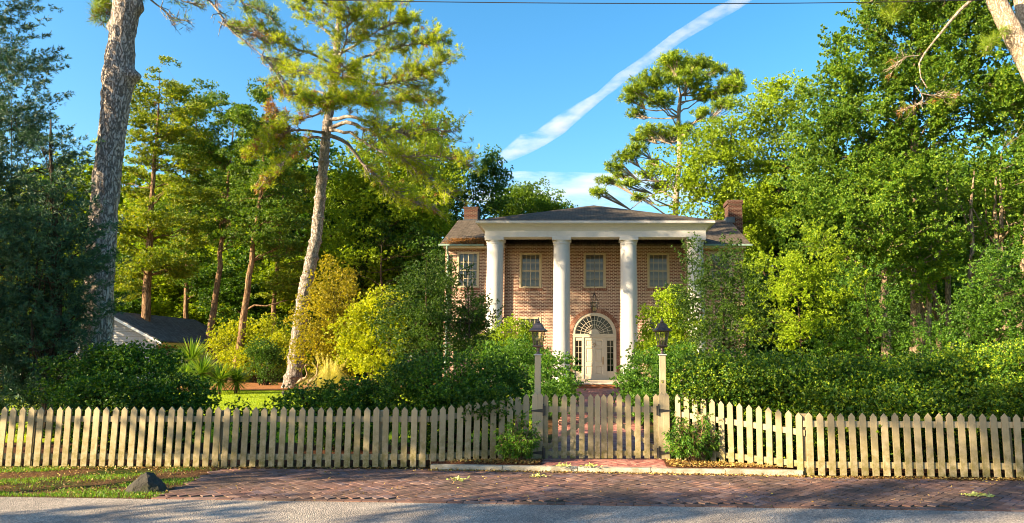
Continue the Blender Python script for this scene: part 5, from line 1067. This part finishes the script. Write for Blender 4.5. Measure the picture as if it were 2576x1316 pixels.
# background wood, every tree its own object; shared crowns
def far_trees():
    proto = {}
    def mk(kind, leaf, i):
        rg = np.random.default_rng(900+i); bl = [((rg.uniform(-2.2, 2.2), rg.uniform(-1.8, 1.8), z), (rg.uniform(2, 3.0)*(1.25-z/16), 2.2*(1.2-z/16), rg.uniform(1.5, 2.2))) for z in (1.8, 3.2, 4.4, 5.6, 6.8, 8, 9.2, 10.4)]
        V, C, sz = crown(rg, bl, .8, 110, .19, .12, 1.0, .5, 4.0, .25, .6, .5, 'blob'); V = V[V[:, :, 2].min(1) > 0]; c = quads_obj('crown', V, M[leaf])
        b = MB(); b.tube([(0, 0, -.3), (.1, .1, 4), (0, 0, 9)], [.3, .24, .08], 9)
        for q in rg.choice(len(C), 16): a = np.array([.05, 0, max(1.5, C[q][2]*.6)]); b.tube(limb_path(a, C[q], rg, -.05, 3), [.1, .08, .05, .02], 5, cap=False)
        k = b.build('trunk', M['dark_bark'], None, smooth=True); return c, k
    ps = [mk('a', 'broad_leaf', 1), mk('b', 'dark_broad_leaf', 2), mk('c', 'bright_leaf', 3)]  # bright copy carries sunlight in its leaf colour for trees the sun misses
    used = set()
    def place(label, u, Y, v_top, k, rz, w_=1.0):
        b = G(u, Y); h = at(u, v_top, Y)[2]-b[2]; s = h/12.0; t = thing('background_tree', label, 'tree', tuple(b), 0, 'background trees behind the garden')
        for j, o in enumerate(ps[k]):
            if (k, j) in used: o = o.copy(); COL.objects.link(o)
            used.add((k, j)); o.parent = t
        t.scale = (s*w_, s*w_, s); t.rotation_euler = (0, 0, rz)
    spec = [(-60, 60, 430, 1, 'behind the tall juniper at the left edge'), (60, 58, 500, 0, 'between the two junipers low against the sky'), (200, 56, 395, 2, 'just left of the thick bare pine trunk'), (320, 58, 420, 2, 'right behind the thick bare pine trunk'), (430, 60, 470, 2, 'above the dark roof of the small house'),
            (530, 57, 430, 1, 'behind the gap between first and second slender trunks'), (630, 60, 380, 2, 'behind the third slender trunk'), (720, 56, 420, 1, 'directly behind the ringed pine trunk'), (820, 60, 400, 1, 'right of the ringed pine trunk, low in the wood'), (900, 57, 440, 0, 'behind the golden shrubs'),
            (1010, 60, 400, 1, 'behind the holly, left of the brick wing'), (1100, 57, 520, 0, 'touching the left end of the house roof'), (480, 50, 640, 2, 'low bright tree behind the yuccas'), (400, 52, 690, 2, 'low green tree rising behind the small house'), (300, 50, 640, 1, 'low dark tree at the left of the small house'),
            (620, 47, 680, 1, 'low dark tree between the slender trunks'), (760, 48, 640, 2, 'low tree behind the orange shrub'), (860, 46, 700, 1, 'low dark tree above the yellow shrub'),
            (1960, 52, 460, 0, 'right of the right chimney, behind the yellow green tree'), (2050, 50, 420, 1, 'behind the left side of the ginkgo'), (2160, 54, 380, 1, 'deep behind the middle of the ginkgo'), (2280, 50, 340, 0, 'deep behind the ginkgo stems'), (2400, 54, 360, 1, 'deep in the right wood behind pale stems'), (2520, 50, 380, 1, 'deep at the right edge of the wood'), (2640, 52, 360, 0, 'at the outermost right of the wood'),
            (2000, 40, 690, 1, 'low and dark behind the understory trees'), (2330, 38, 640, 1, 'low and dark behind the hedge'), (2450, 40, 660, 1, 'low in the shade behind the right hedge'), (2580, 38, 620, 1, 'low in the shade at the right edge'), (2200, 38, 700, 1, 'low in the shade below the ginkgo')]
    for i, (u, Y, v, k, lab) in enumerate(spec):
        if u < 1150 and Y > 54: Y = 52 + (1100-u)*.026 + (i % 2)*2
        place(('bright ' if k == 2 else 'green ' if k == 0 else 'dark green ') + 'background tree ' + lab, u, Y, v, k, i*1.7, 1.15 if v < 600 else 1.5)
far_trees()
def unseen_shade_tree(label, x, y, r0, bl, dens=.8, gap=.4, nl=50, leaf='dark_broad_leaf'):  # unseen trees left of the view, placed to block the sun
    tree('unseen_shade_tree', label, 'tree', (x, y, 0), [(x, y, 0), (x+.1, y, 3), (x, y+.1, 7)], r0, [(c, r) for c, r in bl], .45, nl, .14, .09, leaf, 'dark_bark', 20, dens=dens, gap=gap, gscale=1.6, group='unseen shade trees left of the view')
unseen_shade_tree('unseen tree left of the view nearest the fence, low crown shaped to shade it', -15, 4.2, .2, [((-15, 4.2, 5.9), (1.5, 1.0, 1.8)), ((-15, 3.35, 7.0), (1.4, 1.0, 1.9)), ((-15, 2.95, 8.4), (1.3, .5, 1.4)), ((-15, 6, 5.6), (1.2, 1.0, .95))], 1.0, .25)  # crown blobs shaped to shade the left fence and leave the right gate lit
unseen_shade_tree('unseen tree left of the view farther down the road, thin crown shaped for streaks of shade', -15.5, -1.6, .2, [((-15.5, .5, 10.1), (1.2, 1.3, .45)), ((-15.5, -1.6, 10.2), (1.4, 1.4, .9)), ((-15.5, -3.6, 10.7), (1.4, 1.5, 1.4)), ((-15, -.9, 6.5), (1.3, .8, .6)), ((-15, -2.6, 8.2), (1.4, .9, .65)), ((-15, 1.2, 4.3), (1.2, .7, .45))], .85, .6)  # thin blobs shaped to streak road and paving and darken the hedge face
unseen_shade_tree('low broad tree added out of view to shade the small grey house', -33, 31.4, .2, [((-33, 31.4, 5.6), (1.8, 2.4, 2.0)), ((-33, 29.2, 5), (1.8, 2, 1.8))], 1.1, .2)  # added to keep the low sun off the grey siding
unseen_shade_tree('very tall tree added out of view, high thin crown to shade the entablature', -27, 14.5, .3, [((-27, 18.5, 17.5), (3, 2.2, 1.3)), ((-26, 15.5, 19.0), (3, 2.2, 1.4)), ((-27, 13, 20.3), (3, 2.0, 1.4))], .7, .75)  # high crown added to dapple the portico front with shade
unseen_shade_tree('broad tree added out of view to shade the left boxwood and junipers', -16.5, 9.6, .25, [((-15.5, 8.2, 4.7), (1.5, 1.6, 1.5)), ((-16, 9.8, 5), (1.6, 1.5, 1.8)), ((-17, 11.6, 5.6), (1.7, 1.6, 2.4))], 1.0, .35)  # added to throw shade over the left boxwood and the junipers

# ------------------------------------------------------------------ small things
def rock():
    c = at(365, 1240, 8.75); base = np.array([c[0]+.02, 8.75, 0]); t = thing('boulder', 'dark triangular boulder on the grass verge at the edge of the brick paving', 'rock', tuple(base)); rg = np.random.default_rng(4)
    b = MB(); pr = [(-.29, -.10, -.03), (-.12, -.17, -.03), (.12, -.15, -.03), (.27, -.09, -.03), (.34, .06, -.03), (.05, .22, -.03), (-.24, .14, -.03)]
    md = [(-.25, -.08, .10), (-.12, -.14, .16), (.08, -.12, .20), (.19, -.06, .12), (.24, .06, .11), (.06, .16, .20), (-.18, .10, .17)]
    tt = [(-.07, -.06, .30), (.0, -.05, .345), (.05, .05, .32), (-.03, .06, .31)]
    b.add(pr+md+tt, [(i, (i+1) % 7, (i+1) % 7+7, i+7) for i in range(7)] + [(7, 8, 14), (8, 9, 15, 14), (9, 10, 15), (10, 11, 16, 15), (11, 12, 16), (12, 13, 17, 16), (13, 7, 14, 17), (14, 15, 16, 17)])
    o = b.build('rock', M['boulder'], t); m = o.modifiers.new('s', 'SUBSURF'); m.subdivision_type = 'SIMPLE'; m.levels = m.render_levels = 4
    tx = bpy.data.textures.new('rock_noise', 'CLOUDS'); tx.noise_scale = .12; d = o.modifiers.new('d', 'DISPLACE'); d.texture = tx; d.strength = .03; d.mid_level = .5; o.scale = (.82, .82, .72)
rock()
t = thing('power_line', 'thin black power line crossing the top of the sky', 'cable', (0, 9, 0))
pa = []
for i in range(41):
    u = -200 + i*85; v = 9 - 12*((u-1750)/1100)**2 if u < 1750 else 9 - 7*((u-1750)/500)**2*.6; pa.append(at(u, v, 9.0) - np.array([0, 9, 0]))
MB().tube(pa, .006, 6).build('cable', M['cable_rubber'], t)

def blades(name, label, n, area, zf, h, w_, mat, seed, mask=None):
    rg = np.random.default_rng(seed); p = np.stack([rg.uniform(area[0], area[1], n), rg.uniform(area[2], area[3], n), np.zeros(n)], 1)
    if mask: p = p[mask(p, rg)]
    p[:, 2] = [zf(x, y) for x, y in p[:, :2]]; n = len(p); ax = unit(rdir(rg, n)*.55 + np.array([0, 0, 1])); V = leafset(rg, p, ax, h, w_)
    o = quads_obj(name, V, M[mat]); o['kind'] = 'stuff'; o['label'] = label; o['category'] = 'grass'
nzv = mknoise(np.random.default_rng(2), 1.1)
edge = lambda p: (p[:, 1] > 7.94-.068*p[:, 0]+.02) & (p[:, 0] < -5.42 + (10.27-p[:, 1])*.175 + .02)
blades('verge_grass', 'patchy green grass on the verge between road and fence', 60000, (-12, -4.9, 7.9, 10.6), ground_z, .045, .007, 'grass_blade', 31, lambda p, rg: edge(p) & (nzv(p)+rg.normal(size=len(p))*.4 + 1.4*(p[:, 1] < road_y(p[:, 0])+.3+.15*np.sin(p[:, 0]*3)) > .55))
blades('lawn_grass', 'sunlit mown lawn behind the boxwoods', 90000, (-16, -5, 14, 27), lambda x, y: ground_z(x, y)+.03, .045, .012, 'lawn_blade', 32)
blades('joint_grass', 'thin tufts of grass along the edge of the road and paving', 1600, (-5, 7, 7.4, 8.35), lambda x, y: .01, .03, .005, 'grass_blade', 33, lambda p, rg: (np.abs(p[:, 1]-(7.96-.068*p[:, 0])) < .02) & (nzv(p*2.5) > .5))
def litter(name, label, n, f, seed, L=.05, mat='litter'):
    rg = np.random.default_rng(seed); P = []
    while len(P) < n:
        q = f(rg)
        if q is not None: P.append(q)
    P = np.array(P); ax = rdir(rg, n); ax[:, 2] = np.abs(ax[:, 2])*.25; V = leafset(rg, P, unit(ax), L, L*.45)
    o = quads_obj(name, V, M[mat]); o['kind'] = 'stuff'; o['label'] = label; o['category'] = 'leaf litter'
def fl_(rg):
    x = rg.uniform(-11.5, 8); y = 10.58 + (0 if x < -2.3 else 0) - abs(rg.normal())*.09
    if x > 3.1: y = 9.76-(x-3.1)*.06 - abs(rg.normal())*.08
    elif x > -2.3: y = kerb_y(x)-.06-abs(rg.normal())*.05
    if x < -2.3 and rg.random() < .3: y += .3*rg.random()
    return (x, y, .016+rg.random()*.012)
litter('leaf_litter', 'dry fallen leaves and twigs along the foot of the fence', 5200, fl_, 41, .038)
litter('bed_litter', 'reddish bark chips and dry leaves on the beds beside the gate', 5200, lambda rg: (lambda x: (x, kerb_y(x)+.09+rg.random()*(.22+.0*(x)) + rg.random()*max(0., (.25 if x < -.7 else .45-(x-1.4)*.3)), BEDZ+.012+rg.random()*.03))(rg.uniform(-2.1, -.66) if rg.random() < .4 else rg.uniform(1.25, 2.9)), 42, .045)
litter('verge_litter', 'brown fallen leaves scattered over the grass verge', 2600, lambda rg: (lambda x, y: (x, y, .012+rg.random()*.02) if x < -5.42+(10.27-y)*.175 and y > road_y(x)+.1 else None)(rg.uniform(-12, -5), rg.uniform(8.4, 10.6)), 43, .035)
litter('paving_litter', 'scattered pale leaf bits on the brick paving', 420, lambda rg: (lambda x, y: (x, y, .024) if apron_in(x, y) else None)(rg.uniform(-5.4, 7), rg.uniform(7.6, 10.4)), 44, .03)
for i, (u, v, lab, n, w_) in enumerate([(2457, 1246, 'wilted pale green leaf sprig on the brick paving at the right', 60, .13), (1486, 1172, 'pale wilted leaf sprig on the bricks before the gate', 40, .08), (1418, 1172, 'green leaf sprig on the bricks below the left gate leaf', 36, .09), (1150, 1207, 'flat wilted leaf sprig on the dark paving left of the gate', 34, .12), (1352, 1198, 'torn leaf sprig lying under the kerb edge', 26, .1)]):
    y = 0; x0 = (u-CU)/CF; yy = (CV-v)/CF; zt = .03 if i not in (1, 2) else .11; tt = (zt-CH)/(sin(CP)+yy*cos(CP)); c = np.array([x0*tt, (cos(CP)-yy*sin(CP))*tt, zt])
    rg = np.random.default_rng(60+i); pos = rg.normal(size=(n, 3))*np.array([w_*.6, w_*.35, .006]); ax = rdir(rg, n); ax[:, 2] = np.abs(ax[:, 2])*.4
    t = thing('leaf_sprig', lab, 'leaves', tuple(c), 0, 'wilted sprigs on the paving'); quads_obj('leaves', leafset(rg, pos, unit(ax), .06, .022), M['wilted_leaf'], t); MB().tube([(-w_*.7, 0, 0), (0, .01, .008), (w_*.7, -.01, 0)], .003, 5).build('stalk', M['cedar_bark'], t)

# ------------------------------------------------------------------ vapour trail and thin cloud, far beyond everything
def vapour(name, density, scale, lo, hi):
    m, t, N = nodes(name); v = objvec(t, scale); n = noise(t, v, 1.0, 5, .62)
    f = N('ShaderNodeMapRange'); f.inputs[1].default_value = lo; f.inputs[2].default_value = hi; f.inputs[3].default_value = 0; f.inputs[4].default_value = density; t.links.new(n, f.inputs[0])
    p = t.nodes.new('ShaderNodeVolumePrincipled'); p.inputs['Color'].default_value = (1, .97, .95, 1); p.inputs['Anisotropy'].default_value = .1; t.links.new(f.outputs[0], p.inputs['Density'])
    o = t.nodes.new('ShaderNodeOutputMaterial'); t.links.new(p.outputs[0], o.inputs[1]); M[name] = m
    try: m.cycles.volume_step_rate = .12
    except Exception: pass
vapour('trail_vapour', .018, (.010, .018, .03), .34, .80)
vapour('cloud_vapour', .0035, (.0022, .004, .010), .46, .66)
Yk = 2400; uv = [(1245, 415), (1275, 392), (1320, 360), (1360, 346), (1410, 316), (1460, 276), (1510, 240), (1560, 200), (1620, 158), (1700, 95), (1780, 48), (1850, 8), (1930, -45), (2020, -100)]
wd = [8, 18, 25, 21, 24, 18, 14, 15, 15, 17, 16, 18, 19, 16]
P = [at(u, v, Yk) for u, v in uv]; c0 = P[6]
t = MB().tube([p-c0 for p in P], [w_*px(Yk)*1.0 for w_ in wd], 14, wob=.22).build('vapour_trail', M['trail_vapour'], smooth=True); t.location = tuple(c0)
tag(t, 'long white vapour trail slanting across the blue sky', 'vapour trail')
c = at(1450, 480, 4200); b = MB(); vs = []
for i in range(13):
    ph = pi*i/12
    for j in range(24): th = 2*pi*j/24; vs.append((900*sin(ph)*cos(th)*(1+.12*sin(3*th)), 300*sin(ph)*sin(th), 105*cos(ph)*(1+.2*sin(2*th+1))))
b.add(vs, [((i+1)*24+j, (i+1)*24+(j+1) % 24, i*24+(j+1) % 24, i*24+j) for i in range(12) for j in range(24)])
t = b.build('thin_cloud', M['cloud_vapour'], smooth=True); t.location = tuple(c); tag(t, 'faint pale veil of cloud low above the house roof', 'cloud')
